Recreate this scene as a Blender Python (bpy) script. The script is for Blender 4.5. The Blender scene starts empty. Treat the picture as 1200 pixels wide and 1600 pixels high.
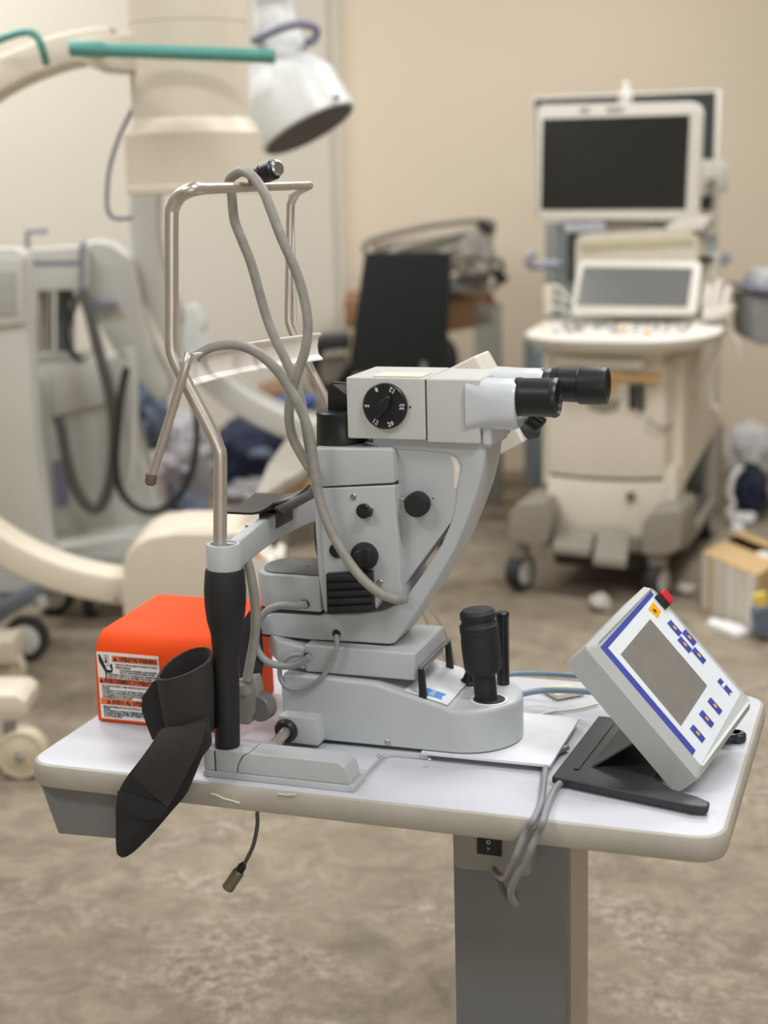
import bpy, bmesh, math, random
from math import sin, cos, pi, radians, sqrt
from mathutils import Vector, Matrix, noise
random.seed(4)
SC = bpy.context.scene
COL = SC.collection

# ------------------------------------------------------------------ camera
T = 0.68                                    # table top height
YAW, PITCH, ROLL = radians(19.22), radians(12.15), radians(-1.5)
CAM = Vector((1.1227, -1.6976, 0.7601 + T))
FW = Vector((-sin(YAW)*cos(PITCH), cos(YAW)*cos(PITCH), -sin(PITCH)))
_r = Vector((cos(YAW), sin(YAW), 0)); _u = _r.cross(FW)
RT = cos(ROLL)*_r + sin(ROLL)*_u; UP = -sin(ROLL)*_r + cos(ROLL)*_u
FH = Vector((-sin(YAW), cos(YAW), 0)); RH = Vector((cos(YAW), sin(YAW), 0))
cd = bpy.data.cameras.new('camera'); cam = bpy.data.objects.new('camera', cd); COL.objects.link(cam)
M = Matrix((RT, UP, -FW)).transposed().to_4x4(); M.translation = CAM
cam.matrix_world = M
cd.sensor_fit = 'VERTICAL'; cd.sensor_height = 36.0; cd.lens = 36.0*2400/1600
cd.clip_start = 0.05; cd.clip_end = 100
cd.dof.use_dof = True; cd.dof.focus_distance = 2.02; cd.dof.aperture_fstop = 2.9
SC.camera = cam
# ------------------------------------------------------------------ light
SC.view_settings.view_transform = 'Standard'; SC.view_settings.look = 'None'
SC.view_settings.exposure = 0.0; SC.view_settings.gamma = 1.0
SC.view_settings.use_curve_mapping = False
wd = bpy.data.worlds.new('world'); SC.world = wd; wd.use_nodes = True
wd.node_tree.nodes['Background'].inputs[0].default_value = (0.95, 0.97, 1.0, 1)
wd.node_tree.nodes['Background'].inputs[1].default_value = 0.3
def area(name, loc, sx, sy, power, col=(0.97, 0.985, 1.0), tgt=None):
    l = bpy.data.lights.new(name, 'AREA'); l.shape = 'RECTANGLE'; l.size = sx; l.size_y = sy
    l.energy = power; l.color = col
    o = bpy.data.objects.new(name, l); COL.objects.link(o); o.location = loc
    d = (Vector(tgt) - Vector(loc)) if tgt else Vector((0, 0, -1))
    o.rotation_euler = d.to_track_quat('-Z', 'Y').to_euler()
    return o
def C(lat, dep, z=0.0):
    p = CAM + RH*lat + FH*dep; p.z = z
    return p
ceil_z = 3.5
for i, (la, de) in enumerate([(-2.0, 0.6), (1.2, 0.6), (-2.0, 3.2), (1.2, 3.2), (-1.6, 5.6), (1.6, 5.6)]):
    p = C(la, de, ceil_z-0.12)
    area('ceiling_lamp', p, 1.3, 0.6, (44, 54, 49, 54, 61, 61)[i])

area('front_fill', C(0.6, -2.45, 1.5), 3.0, 2.0, 34, (0.93, 0.97, 1.0), C(0.3, 2.0, 0.9))  # unseen fill light added behind the camera to brighten front faces

# ------------------------------------------------------------------ unprojection helpers (pixel of the 1200x1600 frame -> point in the room)
def ray(px, py): return FW + (px-600)/2400*RT - (py-800)/2400*UP
def Pn(px, py, p0, n):
    d = ray(px, py); t = (Vector(p0)-CAM).dot(n)/d.dot(n); return CAM + d*t
def Py(px, py, y): return Pn(px, py, (0, y, 0), Vector((0, 1, 0)))
def Pz(px, py, z): return Pn(px, py, (0, 0, z), Vector((0, 0, 1)))
def Px(px, py, x): return Pn(px, py, (x, 0, 0), Vector((1, 0, 0)))
def Pd(px, py, dep): return Pn(px, py, CAM+FH*dep, FH)

# ------------------------------------------------------------------ materials
def srgb(c):
    return tuple(((v/255)/12.92 if v/255 <= 0.04045 else ((v/255+0.055)/1.055)**2.4) for v in c)
MATS = {}
def mat(name, col, rough=0.5, metal=0.0, var=0.06, scale=30, bump=0.0, bscale=200, coat=0.0, emit=None, trans=0.0, alpha=1.0, spec=0.5):
    if name in MATS: return MATS[name]
    m = bpy.data.materials.new(name); m.use_nodes = True; nt = m.node_tree; b = nt.nodes['Principled BSDF']
    c = srgb(col)
    tc = nt.nodes.new('ShaderNodeTexCoord')
    n = nt.nodes.new('ShaderNodeTexNoise'); n.inputs['Scale'].default_value = scale; n.inputs['Detail'].default_value = 4
    nt.links.new(tc.outputs['Object'], n.inputs['Vector'])
    r = nt.nodes.new('ShaderNodeValToRGB')
    r.color_ramp.elements[0].position = 0.3; r.color_ramp.elements[1].position = 0.7
    r.color_ramp.elements[0].color = tuple(v*(1-var) for v in c)+(1,)
    r.color_ramp.elements[1].color = tuple(min(1, v*(1+var)) for v in c)+(1,)
    nt.links.new(n.outputs['Fac'], r.inputs['Fac']); nt.links.new(r.outputs['Color'], b.inputs['Base Color'])
    b.inputs['Roughness'].default_value = rough; b.inputs['Metallic'].default_value = metal
    b.inputs['Coat Weight'].default_value = coat; b.inputs['Transmission Weight'].default_value = trans
    b.inputs['Alpha'].default_value = alpha; b.inputs['Specular IOR Level'].default_value = spec
    if bump:
        n2 = nt.nodes.new('ShaderNodeTexNoise'); n2.inputs['Scale'].default_value = bscale; n2.inputs['Detail'].default_value = 3
        nt.links.new(tc.outputs['Object'], n2.inputs['Vector'])
        bp = nt.nodes.new('ShaderNodeBump'); bp.inputs['Strength'].default_value = bump; bp.inputs['Distance'].default_value = 0.002
        nt.links.new(n2.outputs['Fac'], bp.inputs['Height']); nt.links.new(bp.outputs['Normal'], b.inputs['Normal'])
    if emit:
        b.inputs['Emission Color'].default_value = srgb(emit[0])+(1,); b.inputs['Emission Strength'].default_value = emit[1]
    MATS[name] = m
    return m
GREY = mat('instrument_grey', (184, 188, 190), 0.42, var=0.015, bump=0.12, bscale=900)
GREYL = mat('instrument_light_grey', (197, 198, 195), 0.4, var=0.015, bump=0.1, bscale=900)
WHITEB = mat('binocular_white', (200, 205, 209), 0.32, var=0.01)
CREAM = mat('instrument_cream', (226, 220, 206), 0.45, var=0.02)
BLACK = mat('black_plastic', (28, 29, 31), 0.38, var=0.1)
BLACKM = mat('black_matte', (30, 30, 32), 0.62, var=0.1, bump=0.2, bscale=800)
SEAM = mat('seam_dark', (40, 42, 44), 0.8)
RUBB = mat('black_foam', (38, 38, 41), 0.85, var=0.12, scale=60, bump=0.4, bscale=500)
RUBB2 = mat('charcoal_webbing', (49, 46, 45), 0.8, var=0.08, scale=80, bump=0.5, bscale=1200)
CHROME = mat('brushed_steel', (206, 199, 190), 0.34, 0.75, var=0.04)
STEEL = mat('steel', (190, 190, 190), 0.3, 1.0)
TOPW = mat('laminate_white', (200, 201, 208), 0.42, var=0.012, scale=8)
BUMP = mat('edge_band_beige', (176, 171, 160), 0.5, var=0.08, scale=14, bump=0.1)
PLATEW = mat('plate_white', (220, 221, 224), 0.45, var=0.02)
PLATEG = mat('plate_grey', (192, 195, 200), 0.42, var=0.02)
COLG = mat('column_grey', (124, 126, 126), 0.5, var=0.02)
COLB = mat('column_beige', (190, 180, 162), 0.55, var=0.03)
CABLE = mat('cable_grey', (148, 145, 137), 0.5, var=0.12, scale=60)
CABLEC = mat('cable_clean_grey', (146, 149, 151), 0.42, var=0.04)
CABLEB = mat('cable_blue_grey', (125, 142, 158), 0.42, var=0.04)
CABLED = mat('cable_dark', (90, 92, 92), 0.5, var=0.05)
ORANGE = mat('orange_paint', (240, 80, 22), 0.6, var=0.03, scale=12, bump=0.06, spec=0.15)
LABW = mat('label_white', (238, 236, 232), 0.5, var=0.01)
LABO = mat('label_orange', (238, 112, 66), 0.5, var=0.01)
INK = mat('ink_black', (36, 33, 36), 0.6)
INKW = mat('ink_white', (230, 232, 232), 0.5)
BLUE = mat('emblem_blue', (30, 130, 205), 0.45)
VIOLET = mat('panel_blue', (62, 72, 160), 0.45, var=0.03)
AMBER = mat('marking_amber', (235, 180, 60), 0.5)
YELLOW = mat('sticker_yellow', (240, 170, 20), 0.45)
RED = mat('red_button', (205, 40, 55), 0.35)
SCREEN = mat('lcd_grey', (128, 124, 118), 0.3, var=0.05, scale=40)
PANELW = mat('membrane_white', (222, 228, 232), 0.4, var=0.01)
DARKSCR = mat('dark_screen', (38, 39, 36), 0.25, var=0.03)
TSCR = mat('touch_screen', (112, 113, 110), 0.2, var=0.05)
USCREAM = mat('cart_cream', (222, 214, 198), 0.5, var=0.02)
USTAUPE = mat('cart_taupe', (146, 140, 129), 0.55, var=0.03)
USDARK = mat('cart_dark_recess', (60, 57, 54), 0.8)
BEZEL = mat('bezel_cream', (226, 221, 211), 0.45, var=0.01)
CAC = mat('c_arm_cream', (219, 208, 189), 0.45, var=0.02, scale=6)
CAG = mat('c_arm_grey', (197, 196, 189), 0.45, var=0.02, scale=6)
CAGD = mat('c_arm_dark_grey', (170, 170, 163), 0.5, var=0.03)  # darker grey of the track, collar, slot, skirt and recess panel
LILAC = mat('lilac_trim', (128, 128, 148), 0.5)
TEAL = mat('teal_plastic', (92, 158, 148), 0.42)
LAMPW = mat('lamp_white', (224, 226, 224), 0.35)
LENS = mat('lamp_lens', (108, 106, 108), 0.35, var=0.1)
BLUEG = mat('cart_blue_grey', (150, 160, 160), 0.5)
RUBBER = mat('castor_rubber', (45, 45, 46), 0.7)
CASTW = mat('castor_grey', (205, 203, 197), 0.5)
CASTC = mat('castor_cream', (210, 196, 172), 0.6)
BROWN = mat('brown_board', (134, 98, 64), 0.7, var=0.08)
CARD = mat('cardboard', (196, 165, 118), 0.8, var=0.06)
CHAIRB = mat('black_mesh_fabric', (22, 25, 25), 0.85, var=0.1, bump=0.3, bscale=300)
PLAST = mat('plastic_film', (225, 226, 228), 0.25, var=0.1, scale=10, alpha=0.8)
PAPER = mat('paper_white', (232, 230, 228), 0.7, var=0.03)
NAVY = mat('navy_fabric', (30, 36, 60), 0.8, var=0.2, scale=12, bump=0.5, bscale=40)
GREYJ = mat('grey_tubing', (128, 122, 112), 0.5, var=0.15, scale=12)
GREYJ2 = mat('grey_tubing_light', (160, 154, 142), 0.5, var=0.15, scale=12)
CLOTHG = mat('cloth_grey', (168, 164, 166), 0.9, var=0.12, scale=7)
CLOTHB = mat('cloth_slate', (104, 114, 132), 0.9, var=0.12, scale=7)
CLOTHP = mat('cloth_rose', (168, 136, 140), 0.9, var=0.12, scale=7)
PLATESCR = mat('beige_sticker', (215, 208, 190), 0.55)
MATT = mat('insulation_tan', (206, 178, 128), 0.7, var=0.1)
WOODT = mat('tan_tray', (222, 178, 118), 0.5)

# ------------------------------------------------------------------ objects
WM = {}
def tag(o, label, cat=None, group=None, kind=None):
    if label: o['label'] = label
    if cat: o['category'] = cat
    if group: o['group'] = group
    if kind: o['kind'] = kind
    return o
def thing(name, label, cat, loc=(0, 0, 0), rotz=0, group=None):
    o = bpy.data.objects.new(name, None); COL.objects.link(o)
    o.empty_display_size = 0.05
    o.location = loc; o.rotation_euler = (0, 0, rotz)
    WM[o.name] = Matrix.Translation(Vector(loc)) @ Matrix.Rotation(rotz, 4, 'Z')
    return tag(o, label, cat, group)
def obj(name, bm, m, parent=None, label=None, local=False, sharp=32):
    """bm is in room coordinates unless local (then in the frame of the top-level thing)"""
    bmesh.ops.remove_doubles(bm, verts=bm.verts, dist=1e-6)
    bmesh.ops.recalc_face_normals(bm, faces=bm.faces)
    me = bpy.data.meshes.new(name)
    W = WM[parent.name] if parent else Matrix()
    if not local and parent: bm.transform(W.inverted())
    o = bpy.data.objects.new(name, me)
    if not parent:          # put the origin at the middle of the bottom
        vs = [v.co for v in bm.verts]
        c = Vector((sum(v.x for v in vs)/len(vs), sum(v.y for v in vs)/len(vs), min(v.z for v in vs)))
        bm.transform(Matrix.Translation(-c)); o.location = c; W = Matrix.Translation(c)
    bm.to_mesh(me); bm.free()
    for p in me.polygons: p.use_smooth = True
    me.set_sharp_from_angle(angle=radians(sharp))
    me.materials.append(m)
    COL.objects.link(o)
    if parent: o.parent = parent
    WM[o.name] = W
    if label: o['label'] = label
    return o
def solo(name, bm, m, label, cat, group=None, kind=None):
    return tag(obj(name, bm, m), label, cat, group, kind)
def struct(name, bm, m, parent=None):
    o = obj(name, bm, m, parent)
    if not parent: o['kind'] = 'structure'
    return o

def bev(bm, w, seg=2, geom=None, ang=25):
    if w <= 0: return bm
    es = geom or [e for e in bm.edges if len(e.link_faces) == 2 and e.calc_face_angle(0) > radians(ang)]
    bmesh.ops.bevel(bm, geom=es, offset=w, segments=seg, profile=0.6, affect='EDGES', clamp_overlap=True)
    return bm
def prism(pts, vec, b=0.0, seg=2, bm=None):
    """polygon of room points swept by vec"""
    own = bm is None
    t = bmesh.new(); vec = Vector(vec)
    a = [t.verts.new(p) for p in pts]; c = [t.verts.new(Vector(p)+vec) for p in pts]
    n = len(pts)
    t.faces.new(a); t.faces.new(c[::-1])
    for i in range(n): t.faces.new((a[i], c[i], c[(i+1) % n], a[(i+1) % n]))
    bmesh.ops.recalc_face_normals(t, faces=t.faces)
    bev(t, b, seg)
    return t if own else merge(bm, t)
def merge(a, b):
    me = bpy.data.meshes.new('tmp'); b.to_mesh(me); b.free(); a.from_mesh(me); bpy.data.meshes.remove(me)
    return a
def box(x0, x1, y0, y1, z0, z1, b=0.0, seg=2, bm=None):
    return prism([(x0, y0, z0), (x1, y0, z0), (x1, y0, z1), (x0, y0, z1)], (0, y1-y0, 0), b, seg, bm)
def ppoly(px, y, depth, b=0.0, seg=2, bm=None):
    return prism([Py(*p, y) for p in px], (0, depth, 0), b, seg, bm)
def dpoly(px, dep, depth, b=0.0, seg=2, bm=None):
    return prism([Pd(*p, dep) for p in px], FH*depth, b, seg, bm)
def frame(axis):
    a = Vector(axis).normalized()
    r = Vector((0, 0, 1)) if abs(a.z) < 0.9 else Vector((1, 0, 0))
    x = a.cross(r).normalized(); y = a.cross(x)
    return a, x, y
def lathe(prof, o, axis=(0, 0, 1), seg=28, bm=None, cap=True):
    """prof: (radius, height along axis)"""
    own = bm is None; t = bmesh.new(); o = Vector(o); a, x, y = frame(axis)
    rings = []
    for r, h in prof:
        rings.append([t.verts.new(o+a*h+(x*cos(2*pi*i/seg)+y*sin(2*pi*i/seg))*max(r, 1e-5)) for i in range(seg)])
    for k in range(len(rings)-1):
        for i in range(seg):
            j = (i+1) % seg
            t.faces.new((rings[k][i], rings[k][j], rings[k+1][j], rings[k+1][i]))
    if cap:
        t.faces.new(rings[0]); t.faces.new(rings[-1][::-1])
    return t if own else merge(bm, t)
def cyl(p0, p1, r, b=0.0, seg=24, bm=None, r2=None):
    p0, p1 = Vector(p0), Vector(p1); L = (p1-p0).length; r2 = r if r2 is None else r2
    if b: pr = [(r-b, 0), (r-b*0.3, b*0.3), (r, b), (r2, L-b), (r2-b*0.3, L-b*0.3), (r2-b, L)]
    else: pr = [(r, 0), (r2, L)]
    return lathe(pr, p0, p1-p0, seg, bm)
def smooth(pts, n=8):
    P = [Vector(p) for p in pts]; out = []
    P = [P[0]*2-P[1]] + P + [P[-1]*2-P[-2]]
    for i in range(1, len(P)-2):
        for k in range(n):
            t = k/n
            out.append(0.5*((2*P[i])+(-P[i-1]+P[i+1])*t+(2*P[i-1]-5*P[i]+4*P[i+1]-P[i+2])*t*t+(-P[i-1]+3*P[i]-3*P[i+1]+P[i+2])*t**3))
    out.append(P[-2]); return out
def tube(pts, r, seg=12, n=8, sm=True, bm=None, sec=None):
    """sweep of a circle (or of the closed section sec = [(side, up)]) along points"""
    own = bm is None; t = bmesh.new()
    P = smooth(pts, n) if sm else [Vector(p) for p in pts]
    T_ = [(P[min(i+1, len(P)-1)]-P[max(i-1, 0)]).normalized() for i in range(len(P))]
    a, x, y = frame(T_[0]); rings = []
    for i, p in enumerate(P):
        if i:
            q = T_[i-1].rotation_difference(T_[i]); x = q @ x
        x = (x-T_[i]*x.dot(T_[i])).normalized(); y = T_[i].cross(x)
        rr = r(i/(len(P)-1)) if callable(r) else r
        rings.append([t.verts.new(p+(x*cos(2*pi*k/seg)+y*sin(2*pi*k/seg))*rr) for k in range(seg)])
    for k in range(len(rings)-1):
        for i in range(seg):
            j = (i+1) % seg; t.faces.new((rings[k][i], rings[k][j], rings[k+1][j], rings[k+1][i]))
    t.faces.new(rings[0]); t.faces.new(rings[-1][::-1])
    return t if own else merge(bm, t)
def loft(rings, cap=True, bm=None, closed=True):
    own = bm is None; t = bmesh.new()
    R = [[t.verts.new(p) for p in r] for r in rings]; n = len(R[0])
    for k in range(len(R)-1):
        for i in range(n if closed else n-1):
            j = (i+1) % n; t.faces.new((R[k][i], R[k][j], R[k+1][j], R[k+1][i]))
    if cap: t.faces.new(R[0]); t.faces.new(R[-1][::-1])
    return t if own else merge(bm, t)
def rrect(w, h, r, n=4):
    out = []
    for cx, cy, a0 in ((w/2-r, h/2-r, 0), (-w/2+r, h/2-r, 90), (-w/2+r, -h/2+r, 180), (w/2-r, -h/2+r, 270)):
        for k in range(n+1):
            a = radians(a0+90*k/n); out.append((cx+r*cos(a), cy+r*sin(a)))
    return out
def sheet(pts, th):
    """thick sheet from a grid of points (list of rows)"""
    t = bmesh.new(); R = [[t.verts.new(p) for p in row] for row in pts]
    for i in range(len(R)-1):
        for j in range(len(R[0])-1):
            t.faces.new((R[i][j], R[i][j+1], R[i+1][j+1], R[i+1][j]))
    bmesh.ops.recalc_face_normals(t, faces=t.faces)
    bmesh.ops.solidify(t, geom=t.faces[:], thickness=th)
    return t
def text(s, size, mtx, m, parent, name='lettering', align='CENTER', sx=1.0, ext=0.0001, bold=0.0):
    c = bpy.data.curves.new(name, 'FONT'); c.body = s; c.size = size; c.align_x = align; c.align_y = 'CENTER'
    c.resolution_u = 1; c.extrude = ext; c.offset = size*bold
    o = bpy.data.objects.new('tmptext', c); COL.objects.link(o)
    dg = bpy.context.evaluated_depsgraph_get(); me = bpy.data.meshes.new_from_object(o.evaluated_get(dg))
    bpy.data.objects.remove(o); bm = bmesh.new(); bm.from_mesh(me); bpy.data.meshes.remove(me)
    bm.transform(mtx @ Matrix.Diagonal((sx, 1, 1, 1)))
    return obj(name, bm, m, parent)
def mframe(o, x, y):
    x = Vector(x).normalized(); y = Vector(y); y = (y-x*y.dot(x)).normalized(); z = x.cross(y)
    mm = Matrix((x, y, z)).transposed().to_4x4(); mm.translation = Vector(o); return mm
def screw(name, p, r, ax, parent):
    s = obj(name, lathe([(r, 0), (r, 0.0012), (r*0.8, 0.002), (r*0.35, 0.002), (r*0.3, 0.0012)], p, ax, 12), STEEL, parent)
    return s

# ================================================================== ROOM
floor_m = bpy.data.materials.new('concrete_floor'); floor_m.use_nodes = True
nt = floor_m.node_tree; b = nt.nodes['Principled BSDF']; tc = nt.nodes.new('ShaderNodeTexCoord')
def nz(scale, det=6, rough=0.6, dist=0.0):
    n = nt.nodes.new('ShaderNodeTexNoise'); n.inputs['Scale'].default_value = scale; n.inputs['Detail'].default_value = det
    n.inputs['Roughness'].default_value = rough; n.inputs['Distortion'].default_value = dist
    nt.links.new(tc.outputs['Object'], n.inputs['Vector']); return n
def ramp(n, stops):
    r = nt.nodes.new('ShaderNodeValToRGB'); e = r.color_ramp.elements
    while len(e) < len(stops): e.new(0.5)
    for k, (p, c) in enumerate(stops): e[k].position = p; e[k].color = srgb(c)+(1,)
    nt.links.new(n.outputs['Fac'], r.inputs['Fac']); return r
def mix(a, b_, fac, mode='MIX'):
    x = nt.nodes.new('ShaderNodeMixRGB'); x.blend_type = mode
    if isinstance(fac, float): x.inputs[0].default_value = fac
    else: nt.links.new(fac, x.inputs[0])
    nt.links.new(a, x.inputs[1]); nt.links.new(b_, x.inputs[2]); return x.outputs[0]
r1 = ramp(nz(1.3, 6, 0.62, 0.6), [(0.3, (116, 104, 87)), (0.5, (140, 127, 108)), (0.68, (158, 143, 123))])
r2 = ramp(nz(9, 8, 0.7, 0.8), [(0.32, (94, 87, 74)), (0.5, (142, 129, 110)), (0.66, (176, 162, 141))])
r3 = ramp(nz(38, 6, 0.7, 0.3), [(0.3, (78, 70, 58)), (0.46, (142, 129, 111)), (0.68, (205, 195, 178))])
g1 = mix(r1.outputs[0], r2.outputs[0], 0.55)
pm = ramp(nz(1.7, 4, 0.6, 1.5), [(0.5, (40, 40, 40)), (0.62, (200, 200, 200))])
g2 = mix(g1, r3.outputs[0], pm.outputs[0])
nt.links.new(g2, b.inputs['Base Color']); b.inputs['Roughness'].default_value = 0.75
bp = nt.nodes.new('ShaderNodeBump'); bp.inputs['Strength'].default_value = 0.6; bp.inputs['Distance'].default_value = 0.008
n5 = nz(24, 8, 0.7, 0.4); nt.links.new(n5.outputs['Fac'], bp.inputs['Height']); nt.links.new(bp.outputs['Normal'], b.inputs['Normal'])
t = bmesh.new(); fv = [C(-7, -3), C(7, -3), C(7, 12), C(-7, 12)]
t.faces.new([t.verts.new(p) for p in fv]); struct('floor', t, floor_m)
WALLR = mat('wall_paint_peach', (226, 211, 188), 0.8, var=0.02, scale=1.2, bump=0.1, bscale=60)
WALLL = mat('wall_ivory_shaded', (216, 209, 194), 0.8, var=0.02, scale=1.2, bump=0.1, bscale=60)  # ivory with the left wall's shade mixed into its colour
CEIL = mat('ceiling_white', (225, 222, 215), 0.9)
cn = (-0.15, 7.45)
rd = (cos(radians(12)), sin(radians(12))); ld = (-cos(radians(22)), -sin(radians(22)))
def wall(name, a, b_, m, th=0.12):
    p, q = C(*a), C(*b_); n = (q-p).cross(Vector((0, 0, 1))).normalized()
    pts = [p, q, q+Vector((0, 0, ceil_z)), p+Vector((0, 0, ceil_z))]
    struct(name, prism(pts, -n*th), m)
cr = (cn[0]+rd[0]*6.2, cn[1]+rd[1]*6.2); cl = (cn[0]+ld[0]*7, cn[1]+ld[1]*7)
wall('wall_back', cn, cr, WALLR); wall('wall_left', cl, cn, WALLL)
wall('wall_right', cr, (6.0, -2.6), WALLR)
wall('wall_front', (6.0, -2.6), (-6.6, -2.6), WALLL); wall('wall_side', (-6.6, -2.6), cl, WALLL)
struct('ceiling', prism([C(-7, -3, ceil_z), C(7, -3, ceil_z), C(7, 12, ceil_z), C(-7, 12, ceil_z)], (0, 0, 0.1)), CEIL)
# thin vertical joint strip where the two walls meet
p = C(cn[0]-0.02, cn[1]-0.05)
struct('trim_1', cyl(p, p+Vector((0, 0, ceil_z-0.01)), 0.010, seg=10), WALLL)

# ================================================================== INSTRUMENT TABLE
W_, D_ = 0.94, 0.533
tb = thing('instrument_table', 'white topped instrument table with beige rounded edge on a grey column', 'table', (0.63, 0.3, 0))
def rr_plan(inset, r, z, n=6):
    return [Vector((W_/2+x, D_/2+y, z)) for x, y in rrect(W_-2*inset, D_-2*inset, r, n)]
obj('tabletop', prism(rr_plan(0.006, 0.034, T-0.028), (0, 0, 0.028), 0.0012), TOPW, tb)
rings = [rr_plan(i, max(0.04-i, 0.01), z) for i, z in
         ((0.012, T-0.034), (0.003, T-0.0325), (0, T-0.026), (-0.0005, T-0.015), (0, T-0.007), (0.0025, T-0.002), (0.006, T-0.0004), (0.0085, T-0.0012), (0.0085, T-0.028))]
bm = loft(rings, cap=False)
e_ = [v for v in bm.verts if abs(v.co.z-(T-0.034)) < 1e-5]
bm.faces.new(sorted(e_, key=lambda v: math.atan2(v.co.y-D_/2, v.co.x-W_/2)))
obj('edge_band', bm, BUMP, tb)
# scuffs in the edge band
SCUFF = mat('scuff_cream', (222, 214, 198), 0.8)
pts = [(330, 1240), (340, 1243), (350, 1248), (362, 1251), (375, 1255)]
obj('scuff', tube([Py(*p, -0.0012) for p in pts], 0.0012, 6), SCUFF, tb, label='pale scratch in the edge band')
obj('scuff', tube([Py(*p, -0.0010) for p in [(435, 1240), (448, 1242), (462, 1241)]], 0.001, 6), SCUFF, tb, label='pale scratch in the edge band')
obj('underside_cover', prism([(-0.0+0.012, 0.02, T-0.034), (0.145, 0.02, T-0.034), (0.145, 0.02, T-0.104), (0.036, 0.02, T-0.108)], (0, 0.18, 0), 0.003), COLG, tb)
x0, x1 = Py(707, 1312, 0.18).x, Py(884, 1325, 0.18).x
obj('column', box(x0, x1, 0.18, 0.215, 0.07, T-0.034, 0.004), COLG, tb)
obj('inner_column', box(x0+0.012, x1-0.0005, 0.2155, 0.335, 0.05, T-0.034, 0.003), COLB, tb, label='beige rear half of the column')
obj('base_plate', box(x0-0.12, x1+0.12, 0.03, 0.52, 0.03, 0.07, 0.008), COLG, tb)
for sx in (x0-0.1, x1+0.1):
    for sy in (0.06, 0.49):
        obj('foot', cyl((sx, sy, 0), (sx, sy, 0.03), 0.022, 0.003), BLACK, tb)
# switch housing
sy = 0.13
hs = [Py(709, 1300, sy), Py(829, 1312, sy), Py(829, 1366, sy), Py(822, 1370, sy), Py(800, 1365, sy), Py(720, 1358, sy), Py(709, 1352, sy)]
hs[0].z = T-0.034; hs[1].z = T-0.034
h = obj('switch_housing', prism(hs, (0, 0.06, 0), 0.002), mat('housing_grey', (150, 148, 142), 0.5), tb)
rk = obj('rocker_switch', ppoly([(745, 1309), (783, 1312), (783, 1339), (745, 1334)], sy-0.004, 0.006, 0.001), BLACK, h)
def ring(c, r, w, n, up, m_, parent, name, seg=20):
    n = Vector(n).normalized(); x = Vector(up).cross(n).normalized(); y = n.cross(x); t = bmesh.new()
    a = [t.verts.new(Vector(c)+(x*cos(2*pi*i/seg)+y*sin(2*pi*i/seg))*r) for i in range(seg)]
    b_ = [t.verts.new(Vector(c)+(x*cos(2*pi*i/seg)+y*sin(2*pi*i/seg))*(r-w)) for i in range(seg)]
    for i in range(seg): j = (i+1) % seg; t.faces.new((a[i], a[j], b_[j], b_[i]))
    bmesh.ops.solidify(t, geom=t.faces[:], thickness=0.0003)
    return obj(name, t, m_, parent)
tbW = tb
ring(Py(763, 1316, sy-0.0045), 0.0028, 0.0008, (0, -1, 0), (0, 0, 1), INKW, h, 'off_mark')
ring(Py(763, 1326, sy-0.0045), 0.0026, 0.0008, (0, -1, 0), (0, 0, 1), INKW, h, 'on_mark', 3)

# ================================================================== SLIT LAMP
YC = 0.232
sl = thing('slit_lamp', 'grey slit lamp microscope with black eyepieces and dial on the white table', 'microscope', (0.47, YC, T))
# guide plates on the table
pl_ = [(0.263, 0.022), (0.4655, 0.020), (0.469, 0.034), (0.4715, 0.142), (0.482, 0.152), (0.53, 0.154), (0.53, 0.31), (0.482, 0.312), (0.4715, 0.322), (0.4655, 0.444), (0.263, 0.444)]
obj('guide_plate', prism([(x, y, T+0.0003) for x, y in pl_], (0, 0, 0.008), 0.0012), PLATEG, sl)
whp = [Pz(660, 1186, T+0.008), Pz(860, 1207, T+0.008), Pz(925, 1215, T+0.008)]
xw = 0.70
obj('slide_plate', box(0.522, xw-0.001, 0.149, 0.335, T+0.0083, T+0.0125, 0.0008), PLATEW, sl, label='white slide plate')
screw('screw', Pz(671, 1187, T+0.0125), 0.003, (0, 0, 1), sl)
screw('screw', (0.47, 0.128, T+0.0085), 0.003, (0, 0, 1), sl)
# rail covers near and far
def rail(y0, y1, s):
    zt = T+0.0385
    def xs(px, py): return Py(px, py, 0.0236).x
    a, b1, b2, c, d = 0.2628, xs(337, 1190), xs(368, 1190), xs(525, 1186), xs(554, 1235)
    zb = T+0.0088
    yf = y0 if s > 0 else y1; dv = (y1-y0)*s
    o1 = obj('end_block', prism([(a, yf, zb), (b1-0.0006, yf, zb), (b1-0.0006, yf, zt), (a, yf, zt)], (0, dv, 0), 0.0022), GREY, sl)
    obj('end_block', prism([(b1, yf, zb), (b2+0.001, yf, zb), (b2+0.003, yf, zb+0.012), (b2+0.010, yf, zb+0.024), (b2+0.020, yf, zt), (b1, yf, zt)], (0, dv, 0), 0.0016), GREY, sl)
    obj('rail_cover', prism([(b2+0.0022, yf, zb), (d-0.006, yf, zb), (d-0.007, yf, zb+0.012), (c+0.012, yf, zt-0.006), (c+0.002, yf, zt), (b2+0.0212, yf, zt), (b2+0.0112, yf, zb+0.024), (b2+0.0042, yf, zb+0.012)], (0, dv, 0), 0.0025, 3), GREY, sl)
    obj('rail_base', box(a-0.0005, d, y0-0.002, y1+0.004, T+0.0005, zb, 0.0012), GREY, sl)
    obj('seam', box(b1+0.0002-0.0008, b1+0.0008, y0-0.0004, y0+0.002, zb, zt-0.002), SEAM, sl)
rail(0.0225, 0.062, 1); rail(0.404, 0.4435, -1)
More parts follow.
